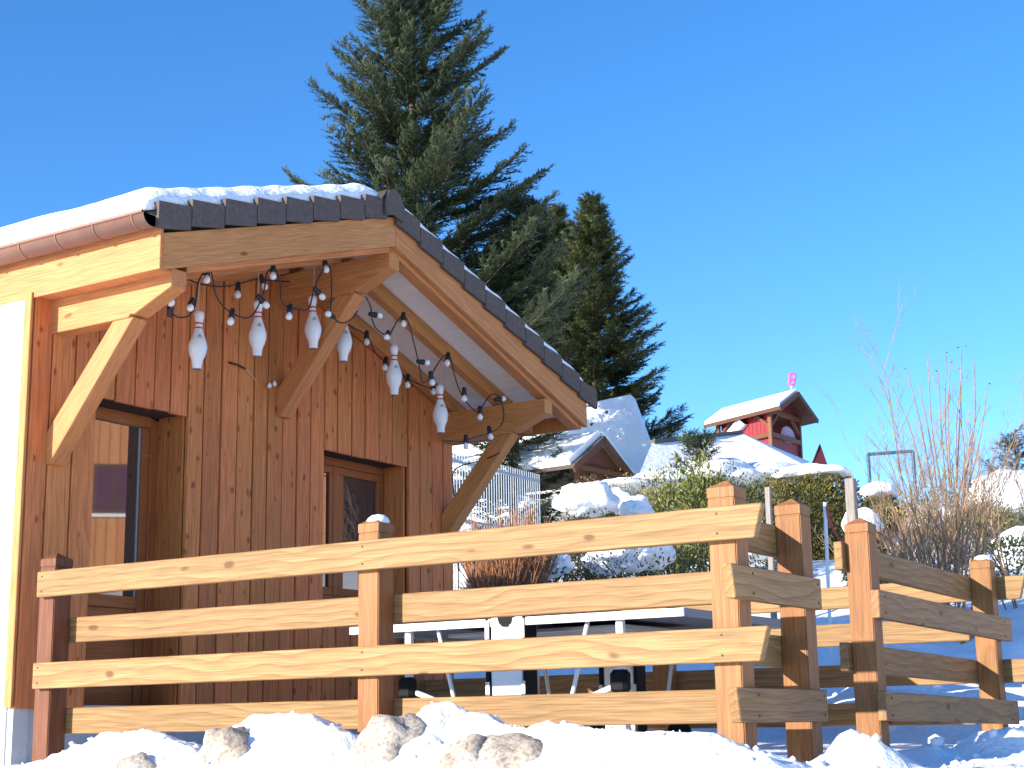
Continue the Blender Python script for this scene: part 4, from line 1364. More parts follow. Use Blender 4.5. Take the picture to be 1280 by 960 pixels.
# the hedge along the top of the garden, plant by plant
hedge = [(752, 640, 24.0, 1.15, 0.45, HEDGE, 71, 'low brown green hedge plant in front of the dormer'),
         (815, 640, 23.0, 0.80, 0.55, HEDGE, 72, 'brownish hedge plant left of the yellow green laurel'),
         (848, 655, 21.5, 0.85, 0.74, LEAFY, 73, 'yellow green upright laurel in front of the white roof'),
         (882, 655, 21.0, 0.80, 0.80, LEAFY, 74, 'tallest yellow green laurel under the small pine'),
         (928, 655, 22.5, 0.80, 0.68, LEAFD, 75, 'dark green pointed shrub between the two fence posts'),
         (958, 660, 23.5, 0.80, 0.70, HEDGE, 76, 'brown green hedge plant beside the grey stake')]
for px, py, d, w, h, m_, sd, lab in hedge:
    shrub('hedge_plant', px, py, d, w*1.15, h, lab, m_, sd, 2600, leaf=(0.075, 0.024) if m_ is LEAFY else (0.05, 0.02), group='hedge plants along the garden top', amp=0.3)
# clipped conifer hedge block with a snow slab on top
ph = at(1020, 690, 24)
hroot = empty('clipped_hedge', (ph[0], ph[1], gh(ph)), 'tall clipped brown green conifer hedge carrying a thick snow slab', 'hedge', 'hedge plants along the garden top')
zt_ = at(1020, 590, 24)[2]
z0_ = gh(ph)-0.1
V, F = leaf_shell((ph[0], ph[1], (zt_+z0_)/2), (0.62, 0.62, (zt_-z0_)/2), 15000, 81, 0.06, 0.022, 0.10, -1.1, 0.18, 4.0)
mesh_obj('foliage', np_mesh('foliage', V, F), HEDGE, hroot)
blob('hedge_core', (ph[0], ph[1], (zt_+z0_)/2), (0.52, 0.52, (zt_-z0_)/2*0.90), 82, LEAFD, hroot, 0.08, 3)
snow_cap((ph[0], ph[1], zt_-0.03), (0.64, 0.62, 0.17), 83, hroot, 0.14)

# snow covered hedge line and mounds behind
for i, (px, py, d, rx, rz, lab) in enumerate((
        (830, 606, 27, 0.85, 0.20, 'white snow pad on the hedge in front of the long low roof'),
        (900, 600, 27.5, 0.95, 0.34, 'broad snow mound on the hedge below the red tower'),
        (962, 597, 28, 0.80, 0.28, 'snow mound on the hedge left of the clipped block'),
        (785, 612, 26, 0.70, 0.17, 'snow pad on the hedge right of the dormer'),
        (1100, 618, 26, 0.42, 0.20, 'small snow mound under the blue pipe frame'),
        (1078, 660, 19, 0.30, 0.24, 'rounded snow pillow behind the grey post'),
        (1262, 632, 24, 0.85, 0.55, 'large white snow mound behind the right end of the bare shrub'),
        (1290, 690, 19, 0.55, 0.32, 'white snow mound low at the right behind the last post'))):
    p = at(px, py, d)
    o = blob('snow_mound', p, (rx, rx*0.8, rz), 90+i*3, SNOW, None, 0.16, 4, flat=True, freq=1.8)
    tag(o, lab, 'snow mound', 'snow mounds on the hedges')
    hz_ = p[2]-gh(p)
    if hz_ > 0.15:
        rt = empty('hedge_plant', (p[0], p[1], gh(p)), 'brown green hedge plant under the '+lab.replace('white ', '').split(' on the')[0].split(' under')[0].split(' behind')[0].split(' low')[0]+(' below the red tower' if i == 1 else ' by the clipped block' if i == 2 else ' beside the dormer' if i == 3 else ' in front of the long roof' if i == 0 else ' by the blue frame' if i == 4 else ' behind the grey post' if i == 5 else ' right of the bare shrub' if i == 6 else ' at the last post'), 'hedge plant', 'hedge plants along the garden top')
        V, F = leaf_shell((p[0], p[1], gh(p)+hz_*0.5), (rx*0.92, rx*0.75, hz_*0.55+0.03), 2600, 120+i, 0.055, 0.02, 0.22, -0.95, 0.3, 2.6)
        mesh_obj('foliage', np_mesh('foliage', V, F), HEDGE if i != 5 else LEAFD, rt)
        V, F = leaf_shell((p[0], p[1], gh(p)+hz_*0.42), (rx*0.7, rx*0.6, hz_*0.45), 700, 140+i, 0.11, 0.06, 0.1, -0.95, 0.3, 2.6)
        mesh_obj('inner_foliage', np_mesh('inner_foliage', V, F), LEAFD, rt)
for i, (px, py, d, w, h, lab) in enumerate(((1262, 735, 17.5, 0.9, 0.55, 'brown green shrub behind the last post'), (1225, 690, 21, 1.1, 0.62, 'olive shrub in the middle of the bare branches'),
                                          (1130, 690, 20, 1.0, 0.55, 'olive brown shrub left behind the bare branches'), (1180, 672, 23, 1.1, 0.7, 'brownish hedge shrub high behind the bare branches'))):
    shrub('evergreen_shrub', px, py, d, w, h, lab, HEDGE if i else LEAFD, 160+i, 1900)


def bare_shrub(name, base, H, W, label, n_stem, seed, mats, levels=3, thick=0.013, spread=0.5, twist=0.12, cat='shrub', split=(3, 5), tipmat=None):
    rs = random.Random(seed)
    root = empty(name, tuple(base), label, cat, 'leafless shrubs')
    A = [[], [], 0]
    Bt = [[], [], 0]
    def grow(p, d, L, r, lev, acc):
        n = 5
        pts = [np.array(p)]
        dd = np.array(d)
        for i in range(n):
            dd = dd+np.array([rs.uniform(-1, 1), rs.uniform(-1, 1), rs.uniform(-0.3, 0.7)])*twist
            dd /= np.linalg.norm(dd)
            pts.append(pts[-1]+dd*L/n)
        acc_ = Bt if (tipmat is not None and lev >= levels-1) else A
        v, f = tube_arrays(pts, np.linspace(r, r*0.45, n+1), 4 if lev < 2 else 3)
        acc_[0].append(v); acc_[1].append(f+acc_[2]); acc_[2] += len(v)
        if lev >= levels: return
        for k in range(rs.randint(*split)):
            t = rs.uniform(0.25, 0.98)
            i = min(n-1, int(t*n))
            q = pts[i]+(pts[i+1]-pts[i])*(t*n-i)
            nd = dd*0.9+np.array([rs.uniform(-1, 1), rs.uniform(-1, 1), rs.uniform(-0.1, 0.9)])*spread
            nd /= np.linalg.norm(nd)
            grow(q, nd, L*rs.uniform(0.35, 0.62), r*0.55, lev+1, acc)
    for s in range(n_stem):
        a = rs.random()*6.28
        rr = math.sqrt(rs.random())
        d = np.array([math.cos(a)*rr*W/H*0.85, math.sin(a)*rr*W/H*0.85, 1.0]); d /= np.linalg.norm(d)
        b = np.array(base)+np.array([math.cos(a)*rr*W*0.16, math.sin(a)*rr*W*0.16, -0.08])
        grow(b, d, H*rs.uniform(0.45, 0.8)*(1.05-0.3*rr), thick*rs.uniform(0.7, 1.2), 0, A)
    mesh_obj('stems', np_mesh('stems', np.concatenate(A[0]), np.concatenate(A[1])), mats, root)
    if Bt[0]:
        mesh_obj('twig_tips', np_mesh('twig_tips', np.concatenate(Bt[0]), np.concatenate(Bt[1])), tipmat, root)
    return root


pb = at(1190, 745, 14.5)
bs = bare_shrub('bare_shrub', (pb[0], pb[1], gh(pb)), (at(1190, 470, 14.5)[2]-gh(pb))*1.1, 1.15, 'tall leafless shrub with many grey brown stems behind the shaded fence', 28, 5, TWIG, 4, 0.010, 0.55, 0.09, split=(3, 4))
# a few dry leaves still hanging on it
nr = np.random.RandomState(6)
org = np.array([at(px, py, 14.5+o) for px, py, o in ((1200, 435, 0), (1206, 434, 0.1), (1182, 442, .1), (1173, 464, 0), (1201, 460, 0), (1204, 470, 0.1), (1133, 461, 0), (1235, 479, 0), (1188, 454, .1))])
V, F = stamp((np.array([(0, 0, 0), (0.02, 0.011, 0.004), (0.045, 0, 0), (0.02, -0.011, 0.004)]), np.array([(0, 1, 2), (0, 2, 3)])), org, nr.normal(size=(9, 3)), nr.normal(size=(9, 3)), np.full(9, 0.8))
mesh_obj('dry_leaf', np_mesh('dry_leaf', V, F), TWIGD, bs)['kind'] = 'stuff'
# thin whips that carry those leaves
pts_ = []
vv, ff, nv = [], [], 0
for px, py in ((1202, 436), (1183, 444), (1173, 466), (1203, 462), (1134, 463), (1235, 480), (1160, 450), (1188, 455), (1115, 482), (1218, 452), (1148, 478), (1225, 505)):
    tip = at(px, py, 14.5); lo = at(1190+(px-1190)*0.45, 610, 14.5)
    m1 = (tip*0.5+lo*0.5)+np.array([nr.uniform(-.05, .05), nr.uniform(-.05, .05), 0])
    v, f = tube_arrays(spline([lo, m1, tip], 4), np.linspace(0.008, 0.0036, 9), 4)
    vv.append(v); ff.append(f+nv); nv += len(v)
mesh_obj('whips', np_mesh('whips', np.concatenate(vv), np.concatenate(ff)), TWIG, bs)
pb = at(1275, 720, 15.5)
bare_shrub('bare_shrub', (pb[0], pb[1], gh(pb)), at(1275, 490, 15.5)[2]-gh(pb), 1.0, 'second leafless shrub with thin crooked stems at the right by the last post', 7, 11, TWIG, 4, 0.009, 0.55, 0.12, split=(2, 4))
pb = at(1140, 715, 15.5)
bare_shrub('bare_shrub', (pb[0], pb[1], gh(pb)), at(1140, 590, 15.5)[2]-gh(pb), 1.1, 'low tangle of arching brown twigs left of the tall bare shrub', 16, 15, TWIG, 3, 0.009, 0.7, 0.18)
for px, py, sd, lab in ((1128, 680, 71, 'reddish brown dry grass like shrub in the bare branches'), (1178, 688, 73, 'rust coloured dry shrub low between the bare stems')):
    shrub('dry_shrub', px, py, 16.2, 0.5, 0.42, lab, TWIGO, sd, 260, leaf=(0.07, 0.014), amp=0.4)
pb = at(632, 668, 18)
bare_shrub('orange_twig_shrub', (pb[0], pb[1], gh(pb)), (at(632, 583, 18)[2]-gh(pb))*0.80, 0.95, 'upright bundle of orange tipped twigs in front of the white railing', 105, 21, TWIGD, 2, 0.013, 0.24, 0.04, tipmat=TWIGO, split=(5, 7))
pb = at(690, 655, 19)
bare_shrub('bare_shrub', (pb[0], pb[1], gh(pb)), 0.55+pb[2]-gh(pb), 0.9, 'sparse thin dark twigs between the orange shrub and the domed bush', 16, 25, TWIGD, 2, 0.006, 0.5, 0.12)

# ================================================================== STAKES, POLE AND ROPE
for px, py0, py1, d, w, lab in ((1066, 660, 596, 17, 0.105, 'thick grey weathered post behind the gate post, beside the clipped hedge'), (962, 665, 607, 17, 0.062, 'thin grey weathered stake between the gate post and the corner post')):
    p = at(px, py0, d); q = at(px, py1, d)
    o = beam('garden_stake', (p[0], p[1], gh(p)-0.2), (p[0]+0.015, p[1], q[2]), w, w*0.9, (1, 0, 0), OLDW, None, 0.008)
    tag(o, lab, 'stake', 'grey stakes in the garden')
p = at(1031, 684, 14.5); q = at(1031, 628, 14.5)
o = tube('white_pole', [(p[0], p[1], gh(p)-0.1), (q[0], q[1], q[2])], 0.017, WHITEM, None, 10)
tag(o, 'thin white pole standing in the snow with a red rope', 'pole')
pts = [at(px, py, 14.4+(px-1033)*0.02) for px, py in ((1033, 634), (1036, 646), (1041, 660), (1048, 672), (1058, 680), (1072, 684))]
tag(tube('red_rope', spline(pts, 5), 0.011, REDROPE, None, 6), 'red rope hanging in a curve from the white pole', 'rope')
# blue pipe frame on the hill
pa = at(1085, 568, 40); pc = at(1141, 564, 40)
gf = empty('goal_frame', (pa[0], pa[1], gh(pa)), 'blue pipe frame standing on the hill behind the hedge', 'frame')
for q in (pa, pc):
    tube('upright', [(q[0], q[1], gh(q)), (q[0], q[1], q[2])], 0.045, BLUEP, gf, 8)
tube('crossbar', [pa, pc], 0.045, BLUEP, gf, 8)

# ================================================================== WHITE RAILING
pa = at(560, 564, 23); pc = at(674, 593, 27.5)
ra = empty('white_railing', (pa[0], pa[1], gh(pa)), 'white metal railing of thin upright bars behind the orange shrub', 'railing')
da = (pc-pa); La = np.linalg.norm(da[:2])
nbars = 38
for k in range(nbars):
    t = k/(nbars-1)
    p = pa+da*t
    zb_ = min(p[2]-1.12, gh(p)-0.1)
    tube('bar', [(p[0], p[1], zb_), (p[0], p[1], p[2])], 0.010, RAILM, ra, 5)
for dz in (-0.12, -1.0):
    beam('rail', pa+np.array([0, 0, dz]), pc+np.array([0, 0, dz]), 0.03, 0.04, (0, 0, 1), RAILM, ra, 0)

# ================================================================== HOUSES ON THE HILL
def poly_obj(name, V, F, mat, parent):
    bm = bmesh.new()
    vs = [bm.verts.new(tuple(v)) for v in V]
    for f in F: bm.faces.new([vs[i] for i in f])
    return mesh_obj(name, bm_mesh(name, bm), mat, parent)


def gable(parent, c, ax, half_w, y0, y1, zeave, zridge, th, mat, name, ov=0.0):
    """two roof slabs round a ridge through c along the horizontal unit vector ax, from y0 to y1 along it"""
    ax = np.array([ax[0], ax[1], 0.0]); ax /= np.linalg.norm(ax)
    sd = np.array([-ax[1], ax[0], 0.0])
    up = np.array([0, 0, 1.0])
    out = []
    for s in (-1, 1):
        V = []
        for z_ in (0, th):
            for a in (y0, y1):
                V.append(np.array(c)*[1, 1, 0]+ax*a+up*(zridge+z_))
                V.append(np.array(c)*[1, 1, 0]+ax*a+sd*s*half_w+up*(zeave+z_))
        F = [(0, 1, 3, 2), (4, 6, 7, 5), (0, 4, 5, 1), (2, 3, 7, 6), (1, 5, 7, 3), (0, 2, 6, 4)]
        out.append(poly_obj(name, V, F, mat, parent))
    return out


# house with a dormer; its ridge runs roughly across the view
HB = at(715, 560, 42)
hg = gh(HB)
hb = empty('hill_house', (HB[0], HB[1], hg), 'house with steep snow covered roof and dark wooden dormer behind the hedge', 'house')
A0 = at(825, 594, 40); A1 = at(788, 493, 43.2); A2 = at(560, 478, 45.5); A3 = at(560, 640, 46.0)
up = np.array([0, 0, 1.0])
nrm = np.cross(A3-A0, A1-A0); nrm /= np.linalg.norm(nrm)
if nrm[2] < 0: nrm = -nrm
A3 = A0+(at(560, 636, 46.0)-A0)
A2 = A1+(A3-A0)*0.97
V = [A0, A1, A2, A3]
poly_obj('roof_snow', V+[v-nrm*0.22 for v in V], [(0, 1, 2, 3), (7, 6, 5, 4), (0, 4, 5, 1), (1, 5, 6, 2), (2, 6, 7, 3), (3, 7, 4, 0)], SNOW, hb)
B0 = A1+(A1-A0)*np.array([1, 1, -1])*1.0; B3 = A2+(A2-A3)*np.array([1, 1, -1])
poly_obj('roof_snow', [A1, B0, B3, A2]+[v-up*0.2 for v in (A1, B0, B3, A2)], [(0, 1, 2, 3), (7, 6, 5, 4), (0, 4, 5, 1), (1, 5, 6, 2), (2, 6, 7, 3), (3, 7, 4, 0)], SNOW, hb)
ins_ = 0.9
cW = [A0*(1)+(A3-A0)*0.04+(A1-A0)*0.12, B0+(B3-B0)*0.04-(B0-A1)*0.12, B3-(B3-B0)*0.04-(B3-A2)*0.12, A3+(A0-A3)*0.04+(A2-A3)*0.12]
Vw = [np.array([c[0], c[1], hg-1.0]) for c in cW]+[c-up*0.30 for c in cW]
poly_obj('wall', Vw, [(0, 1, 5, 4), (1, 2, 6, 5), (2, 3, 7, 6), (3, 0, 4, 7)], WHITE, hb)
gt = A1+(A3-A0)*0.04-up*0.35
poly_obj('gable_wall', [Vw[4], Vw[5], gt], [(0, 1, 2)], DARKW, hb)
# tiles showing at the ridge where snow slid off
for k in range(7):
    p = A1+(A2-A1)*(0.17+0.025*k)+(A0-A1)*0.035+nrm*0.01
    blob('ridge_tile', p, (0.10, 0.10, 0.06), 400+k, TILE, hb, 0.05, 1)
# roof fittings
for px, py in ((759, 516), (740, 531), (695, 595)):
    pq = at(px, py, 41.0)
    t_ = np.dot(A0-CAM, nrm)/np.dot(pq-CAM, nrm)
    pq = CAM+(pq-CAM)*t_
    blob('roof_vent', pq, (0.06, 0.06, 0.07), 420, TILE, hb, 0.05, 1)
# dormer
def on_roof(px, py):
    q = at(px, py, 40)
    return CAM+(q-CAM)*(np.dot(A0-CAM, nrm)/np.dot(q-CAM, nrm))


apex_b = on_roof(752, 545)
fdir = np.array([-0.10, -0.995, 0]); fdir /= np.linalg.norm(fdir)
sdv = np.cross(fdir, up)
if np.dot(sdv, RGT) < 0: sdv = -sdv
front = 1.15
apex = on_roof(752, 578)+fdir*0.0
dm = 38.4
ap = at(751, 545, dm); el = at(712, 592, dm-1.05); er = at(784, 588, dm+1.05)
hw = (np.dot(er-ap, sdv)-np.dot(el-ap, sdv))/2
zr = ap[2]; ze = (el[2]+er[2])/2
apc = ap.copy()
back = fdir*-6.0
for s in (-1, 1):
    e0 = apc+sdv*s*hw+up*(ze-zr)
    fo = fdir*0.12
    V = [apc+fo, e0+fo, e0+back, apc+back]
    nn = np.cross(V[1]-V[0], V[3]-V[0]); nn /= np.linalg.norm(nn)
    if nn[2] < 0: nn = -nn
    F6 = [(0, 1, 2, 3), (7, 6, 5, 4), (0, 4, 5, 1), (1, 5, 6, 2), (2, 6, 7, 3), (3, 7, 4, 0)]
    poly_obj('dormer_roof', [v for v in V]+[v-nn*0.10 for v in V], F6, TILE, hb)
    V2 = [v+nn*0.004-fo*1.0*(i < 2) for i, v in enumerate(V)]
    poly_obj('dormer_snow', V2+[v+nn*0.16 for v in V2], F6, SNOW, hb)
    beam('dormer_barge', apc+fdir*0.10-up*0.16, e0+fdir*0.10-up*0.13, 0.05, 0.14, up, DARKW, hb, 0)
w1 = hw*0.84
V = [apc-up*0.2, apc+sdv*w1+up*(ze-zr+0.02), apc+sdv*w1+up*(ze-zr-1.6), apc-sdv*w1+up*(ze-zr-1.6), apc-sdv*w1+up*(ze-zr+0.02)]
V = [v-fdir*0.05 for v in V]
poly_obj('dormer_wall', V, [(0, 1, 2, 3, 4)], DARKW, hb)
for a, b_, zz, hh_ in ((-w1*0.9, w1*0.9, -0.02, 0.12), (-w1*0.75, w1*0.75, -0.26, 0.10)):
    beam('dormer_beam', apc+sdv*a+up*(ze-zr+zz)+fdir*0.0, apc+sdv*b_+up*(ze-zr+zz)+fdir*0.0, 0.1, hh_, up, BEAMW if zz > -.1 and False else DARKW, hb, 0)
for a in (-0.32, 0.32):
    beam('dormer_window', apc+sdv*(a*w1-0.13)+up*(ze-zr-0.18)-fdir*0.03, apc+sdv*(a*w1+0.13)+up*(ze-zr-0.18)-fdir*0.03, 0.06, 0.12, up, GLASS, hb, 0)

# long low snowy roof
C0 = at(795, 603, 33); C1 = at(1003, 580, 35.5); C2 = at(926, 541, 39); C3 = at(815, 553, 36)
lb = empty('low_house', tuple(np.array([*(C0+C1)[:2]/2, gh((C0+C1)/2)])), 'long low building under a smooth sunlit snow roof below the red tower', 'house')
C4 = at(1012, 577, 42.5); C5 = at(830, 575, 42)
Vt = [C0, C1, C2, C3]
poly_obj('roof_snow', [C0, C1, C2, C3, C0-up*0.2, C1-up*0.2, C2-up*0.2, C3-up*0.2], [(0, 1, 2, 3), (7, 6, 5, 4), (0, 4, 5, 1), (1, 5, 6, 2), (2, 6, 7, 3), (3, 7, 4, 0)], SNOW, lb)
poly_obj('roof_snow', [C1, C4, C2, C1-up*0.2, C4-up*0.2, C2-up*0.2], [(0, 1, 2), (5, 4, 3), (0, 3, 4, 1), (1, 4, 5, 2)], SNOW, lb)
poly_obj('roof_snow', [C2, C4, C5, C3], [(0, 1, 2, 3)], SNOW, lb)
W0 = [C0+(C2-C0)*0.06, C1+(C3-C1)*0.06, C4+(C3-C4)*0.06, C5+(C2-C5)*0.06]
poly_obj('wall', [np.array([w[0], w[1], gh(w)-1]) for w in W0]+[w-up*0.25 for w in W0], [(0, 1, 5, 4), (1, 2, 6, 5), (2, 3, 7, 6), (3, 0, 4, 7)], WHITE, lb)
beam('eave_board', C0-up*0.24, C1-up*0.24, 0.05, 0.10, up, DARKW, lb, 0)
beam('ridge_board', C3+up*0.01, C2+up*0.01, 0.16, 0.10, up, TILE, lb, 0)

# red lookout tower
TD = 70.0
tA = at(965, 578, TD)                        # near corner post
tb = empty('lookout_tower', (tA[0], tA[1], gh(tA)), 'red wooden lookout tower with open gallery and snowy gable roof on the hill', 'tower')
# plan: near corner post K, left post Lf, right post Rt (from picture bearings at chosen depths)
K = at(965, 575, TD); Lf = at(898, 540, TD+3.25); Rt = at(1001, 575, TD+2.5)
K2, L2, R2 = K[:2], Lf[:2], Rt[:2]
Q2 = L2+R2-K2                                # far corner
zg = gh(tA)-1
ztop = at(965, 510, TD)[2]
zgal = at(965, 542, TD)[2]
def col(xy, z0, z1, w=0.17, mat=REDPOST):
    return beam('tower_post', (xy[0], xy[1], z0), (xy[0], xy[1], z1), w, w, (1, 0, 0), mat, tb, 0.01)
for q in (K2, L2, R2, Q2): col(q, zg, ztop+0.05)
P3 = lambda q, z: np.array([q[0], q[1], z])
for a, b_ in ((K2, L2), (K2, R2), (R2, Q2), (L2, Q2)):
    beam('top_beam', P3(a, ztop), P3(b_, ztop), 0.18, 0.2, up, REDPOST, tb, 0.01)
    beam('gallery_rail', P3(a, zgal+0.02), P3(b_, zgal+0.02), 0.2, 0.22, up, REDPOST, tb, 0.01)
    beam('gallery_rail', P3(a, zgal-1.05), P3(b_, zgal-1.05), 0.2, 0.2, up, REDPOST, tb, 0.01)
def panel(name, a, b_, z0, z1, mat, inset, f0=0.03, f1=0.97, bars=0):
    a, b_ = np.array(a), np.array(b_)
    cen = (K2+Q2)/2
    nrm2 = cen-(a+b_)/2; nrm2 = nrm2/np.linalg.norm(nrm2)*inset
    p, q = a+(b_-a)*f0+nrm2, a+(b_-a)*f1+nrm2
    n = max(1, bars)
    for k in range(n):
        u, v = p+(q-p)*(k/n), p+(q-p)*((k+0.93)/n)
        d = (v-u)
        prism(name, [(0, 0), (z1-z0, 0), (z1-z0, np.linalg.norm(d)), (0, np.linalg.norm(d))], 0.05, P3(u, z0), (0, 0, 1), P3(d/np.linalg.norm(d), 0), mat, tb)
panel('red_board', K2, L2, zgal-1.0, zgal-0.08, REDW, 0.10, bars=14)
panel('red_board', K2, R2, zgal-1.0, zgal-0.08, REDW, 0.10, bars=10)
panel('red_board', K2, L2, zgal-2.6, zgal-1.1, REDW, 0.10, bars=14)
panel('red_board', K2, R2, zgal-2.6, zgal-1.1, REDW, 0.10, bars=10)
panel('red_board', K2, L2, zgal+0.1, ztop-0.1, REDW, 0.12, f0=0.06, f1=0.58, bars=7)
panel('red_board', R2, Q2, zgal+0.1, ztop-0.1, REDW, 0.12, bars=10)
panel('red_board', L2, Q2, zgal+0.1, ztop-0.1, REDW, 0.12, f0=0.05, f1=0.95, bars=8)
# braces at the posts
for a, b_ in ((K2, L2), (L2, K2), (K2, R2), (R2, K2)):
    m_ = a+(b_-a)*0.26
    beam('knee_brace', P3(a, ztop-0.75), P3(m_, ztop-0.08), 0.12, 0.14, up, REDPOST, tb, 0.01)
# pale slide tube leaning out of the left bay
tube('slide_tube', [P3(L2+(K2-L2)*0.52, zgal+0.95), P3(L2+(K2-L2)*0.36, zgal+0.62), P3(L2+(K2-L2)*0.20+(K2-R2)*0.12, zgal+0.05), P3(L2+(K2-L2)*0.08+(K2-R2)*0.35, zgal-0.7)], 0.28, WHITEM, tb, 12)
# pale sheet on the gallery on the right side
mid = K2+(R2-K2)*0.60
c3 = P3(mid, zgal+0.12)
uR = (R2-K2)/np.linalg.norm(R2-K2)
sheet = [c3+P3(uR*0.75*math.cos(t), 0)+up*0.52*math.sin(t)*(1 if math.sin(t) > 0 else 0.5) for t in np.linspace(0, 2*math.pi, 24, endpoint=False)]
bm = bmesh.new()
bm.faces.new([bm.verts.new(tuple(v)) for v in sheet])
bmesh.ops.solidify(bm, geom=bm.faces[:], thickness=0.03)
SHEET = plain('pale_pink_sheet', (0.55, 0.40, 0.56), 0.5)
mesh_obj('pale_sheet', bm_mesh('pale_sheet', bm), SHEET, tb)
# roof: ridge along the K-L direction
rax = (L2-K2)/np.linalg.norm(L2-K2)
rsd = (R2-K2)/np.linalg.norm(R2-K2)
cm = (K2+R2)/2
wd = np.linalg.norm(R2-K2)/2
zrid = at(992, 487, TD+0.7)[2]
g0, g1 = -0.95, np.linalg.norm(L2-K2)+0.7
for s in (-1, 1):
    e = cm+rsd*s*(wd+0.47)
    ze_ = zrid-1.0
    V = [P3(cm+rax*g0, zrid), P3(e+rax*g0, ze_), P3(e+rax*g1, ze_), P3(cm+rax*g1, zrid)]
    F6 = [(0, 1, 2, 3), (7, 6, 5, 4), (0, 4, 5, 1), (1, 5, 6, 2), (2, 6, 7, 3), (3, 7, 4, 0)]
    poly_obj('tower_roof', [v-up*0.14 for v in V]+V, F6, DARKW, tb)
    V2 = [v+up*0.004 for v in V]
    V2[0] = V2[0]+P3(rax*0.08, 0)-up*0; V2[1] = V2[1]+P3(rax*0.08, 0)
    V2[1] = V2[1]-P3(rsd*s*0.1, -0.06); V2[2] = V2[2]-P3(rsd*s*0.1, -0.06)
    poly_obj('tower_snow', V2+[v+up*0.14 for v in V2], F6, SNOW, tb)
    beam('tower_barge', P3(cm+rax*(g0-0.03), zrid-0.10), P3(e+rax*(g0-0.03), ze_-0.10), 0.06, 0.2, up, DARKW, tb, 0)
panel_apex = [P3(K2, ztop), P3(R2, ztop), P3(cm, zrid-0.2)]
poly_obj('gable_wall', panel_apex, [(0, 1, 2)], REDW, tb)
# pink ornament on the ridge end
pk = empty('pink_ornament', tuple(P3(cm+rax*g0*0.6, zrid+0.14)), 'pink looped ornament on a white stick at the tower ridge', 'ornament')
o0 = P3(cm+rax*g0*0.6, zrid+0.14)
tube('stick', [o0, o0+up*0.22], 0.035, WHITEM, pk, 6)
for k, (dx_, dz_, r) in enumerate(((0.02, 0.36, 0.12), (0.06, 0.62, 0.14))):
    pts = [o0+RGT*(dx_+r*math.cos(t))+up*(dz_+r*1.05*math.sin(t)) for t in np.linspace(0, 2*math.pi, 18)]
    tube('loop', pts, 0.06, PINK, pk, 6)
tube('tail', [o0+RGT*-0.12+up*0.18, o0+RGT*0.0+up*0.30], 0.04, PINK, pk, 6)
# small dark red pointed roof beside the tower
sp = at(1024, 585, 69)
zt2 = at(1025, 554, 69)[2]
spt = empty('play_turret', (sp[0], sp[1], gh(sp)), 'small dark red pointed turret right of the tower', 'turret')
bs_ = [sp[:2]+RGT[:2]*a+FWD[:2]*b_ for a, b_ in ((-0.46, -0.38), (0.38, -0.38), (0.38, 0.44), (-0.46, 0.44))]
zb2 = sp[2]-0.2
poly_obj('turret_roof', [P3(b_, zb2) for b_ in bs_]+[P3(sp[:2]+RGT[:2]*0.06-FWD[:2]*0.05, zt2), P3(sp[:2]+RGT[:2]*0.12+FWD[:2]*0.05, zt2)], [(0, 1, 5, 4), (1, 2, 5), (2, 3, 4, 5), (3, 0, 4), (3, 2, 1, 0)], DRED, spt)
for b_ in bs_:
    beam('turret_post', P3(b_, gh(sp)-0.3), P3(b_, zb2), 0.12, 0.12, (1, 0, 0), DRED, spt, 0)

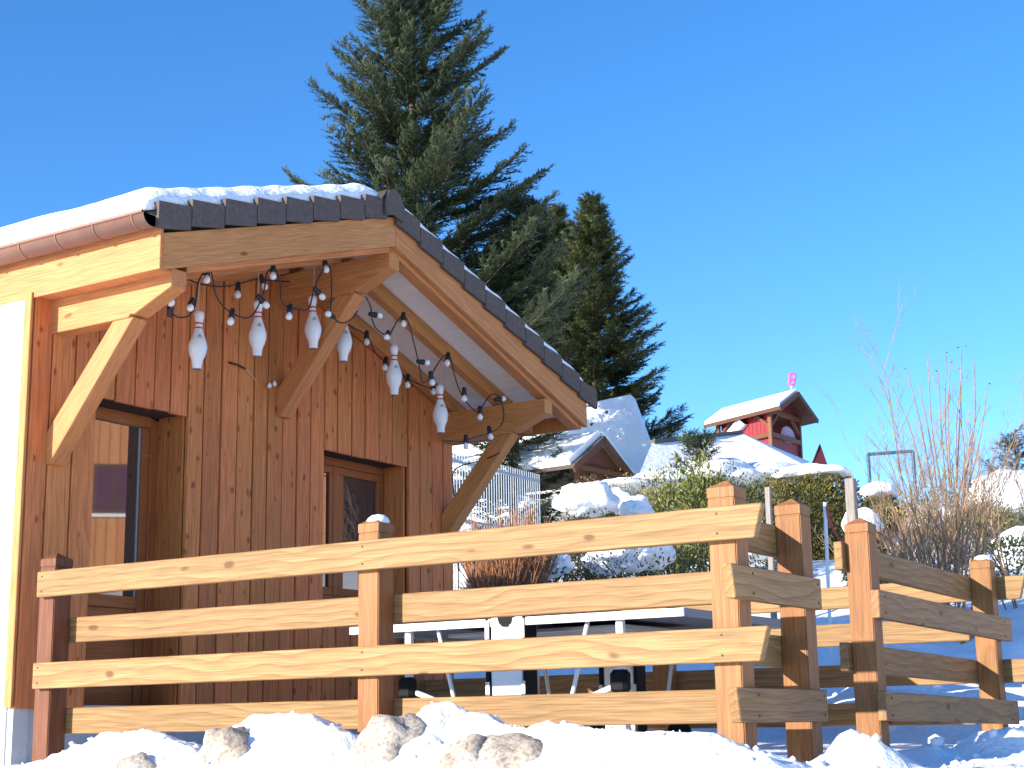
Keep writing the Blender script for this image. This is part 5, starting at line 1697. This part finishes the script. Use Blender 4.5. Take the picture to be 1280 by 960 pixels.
# ================================================================== NEIGHBOUR across the lane (seen mirrored in the door pane)
nb_ = empty('neighbour_chalet', (20.5, -20.5, gh((20.5, -20.5))), 'wooden neighbour chalet with curtained window, mirrored in the door pane', 'house')
nz = gh((20.5, -20.5))
nd = np.array([-0.74, 0.67, 0]); nd /= np.linalg.norm(nd)
ns = np.array([-nd[1], nd[0], 0])
nc = np.array([20.3, -20.0, 0])
def nbox(name, s0, s1, d0, d1, z0, z1, mat):
    V = []
    for z in (z0, z1):
        for s, d in ((s0, d0), (s1, d0), (s1, d1), (s0, d1)):
            V.append(nc+ns*s+nd*d+up*z)
    return poly_obj(name, V, [(0, 3, 2, 1), (4, 5, 6, 7), (0, 1, 5, 4), (1, 2, 6, 5), (2, 3, 7, 6), (3, 0, 4, 7)], mat, nb_)
nbox('wall', -5, 5, -6, 0, nz-1, nz+6.5, CORE)
for k in range(40):
    prism('cladding_board', [(0, 0), (6.6, 0), (6.6, 0.235), (0, 0.235)], 0.03, nc+ns*(-5+0.25*k)+nd*0.035+up*(nz+0.0), (0, 0, 1), tuple(ns), BEAMW, nb_)
nbox('roof_snow', -6, 6, -7, 0.9, nz+6.6, nz+7.0, SNOW)
for wc in (-1.95, 0.33, 2.7):
    nw = nbox('window', wc-0.52, wc+0.52, 0.03, 0.075, 5.1, 6.3, DARKW)
    for a, b_ in ((-0.44, -0.04), (0.04, 0.44)):
        cu = nbox('curtain_pane', wc+a, wc+b_, 0.06, 0.082, 5.2, 6.22, CURTAIN)
    nbox('window_sill', wc-0.6, wc+0.6, 0.03, 0.16, 5.02, 5.095, WHITE)

bn = empty('neighbour_barn', (31.0, -21.5, gh((31.0, -21.5))), 'dark timber barn beside the neighbour chalet, mirrored in the window panes', 'barn')
bz = gh((31.0, -21.5))
poly_obj('wall', [np.array([x, y, z]) for z in (bz-1, bz+8.0) for x, y in ((27.2, -21.6), (35.0, -18.5), (37.0, -24.5), (29.0, -27.5))], [(0, 3, 2, 1), (4, 5, 6, 7), (0, 1, 5, 4), (1, 2, 6, 5), (2, 3, 7, 6), (3, 0, 4, 7)], DARKW, bn)
poly_obj('roof_snow', [np.array([x, y, z]) for z in (bz+8.02, bz+8.4) for x, y in ((26.6, -22.0), (35.2, -17.9), (37.6, -24.6), (29.0, -28.1))], [(0, 3, 2, 1), (4, 5, 6, 7), (0, 1, 5, 4), (1, 2, 6, 5), (2, 3, 7, 6), (3, 0, 4, 7)], SNOW, bn)
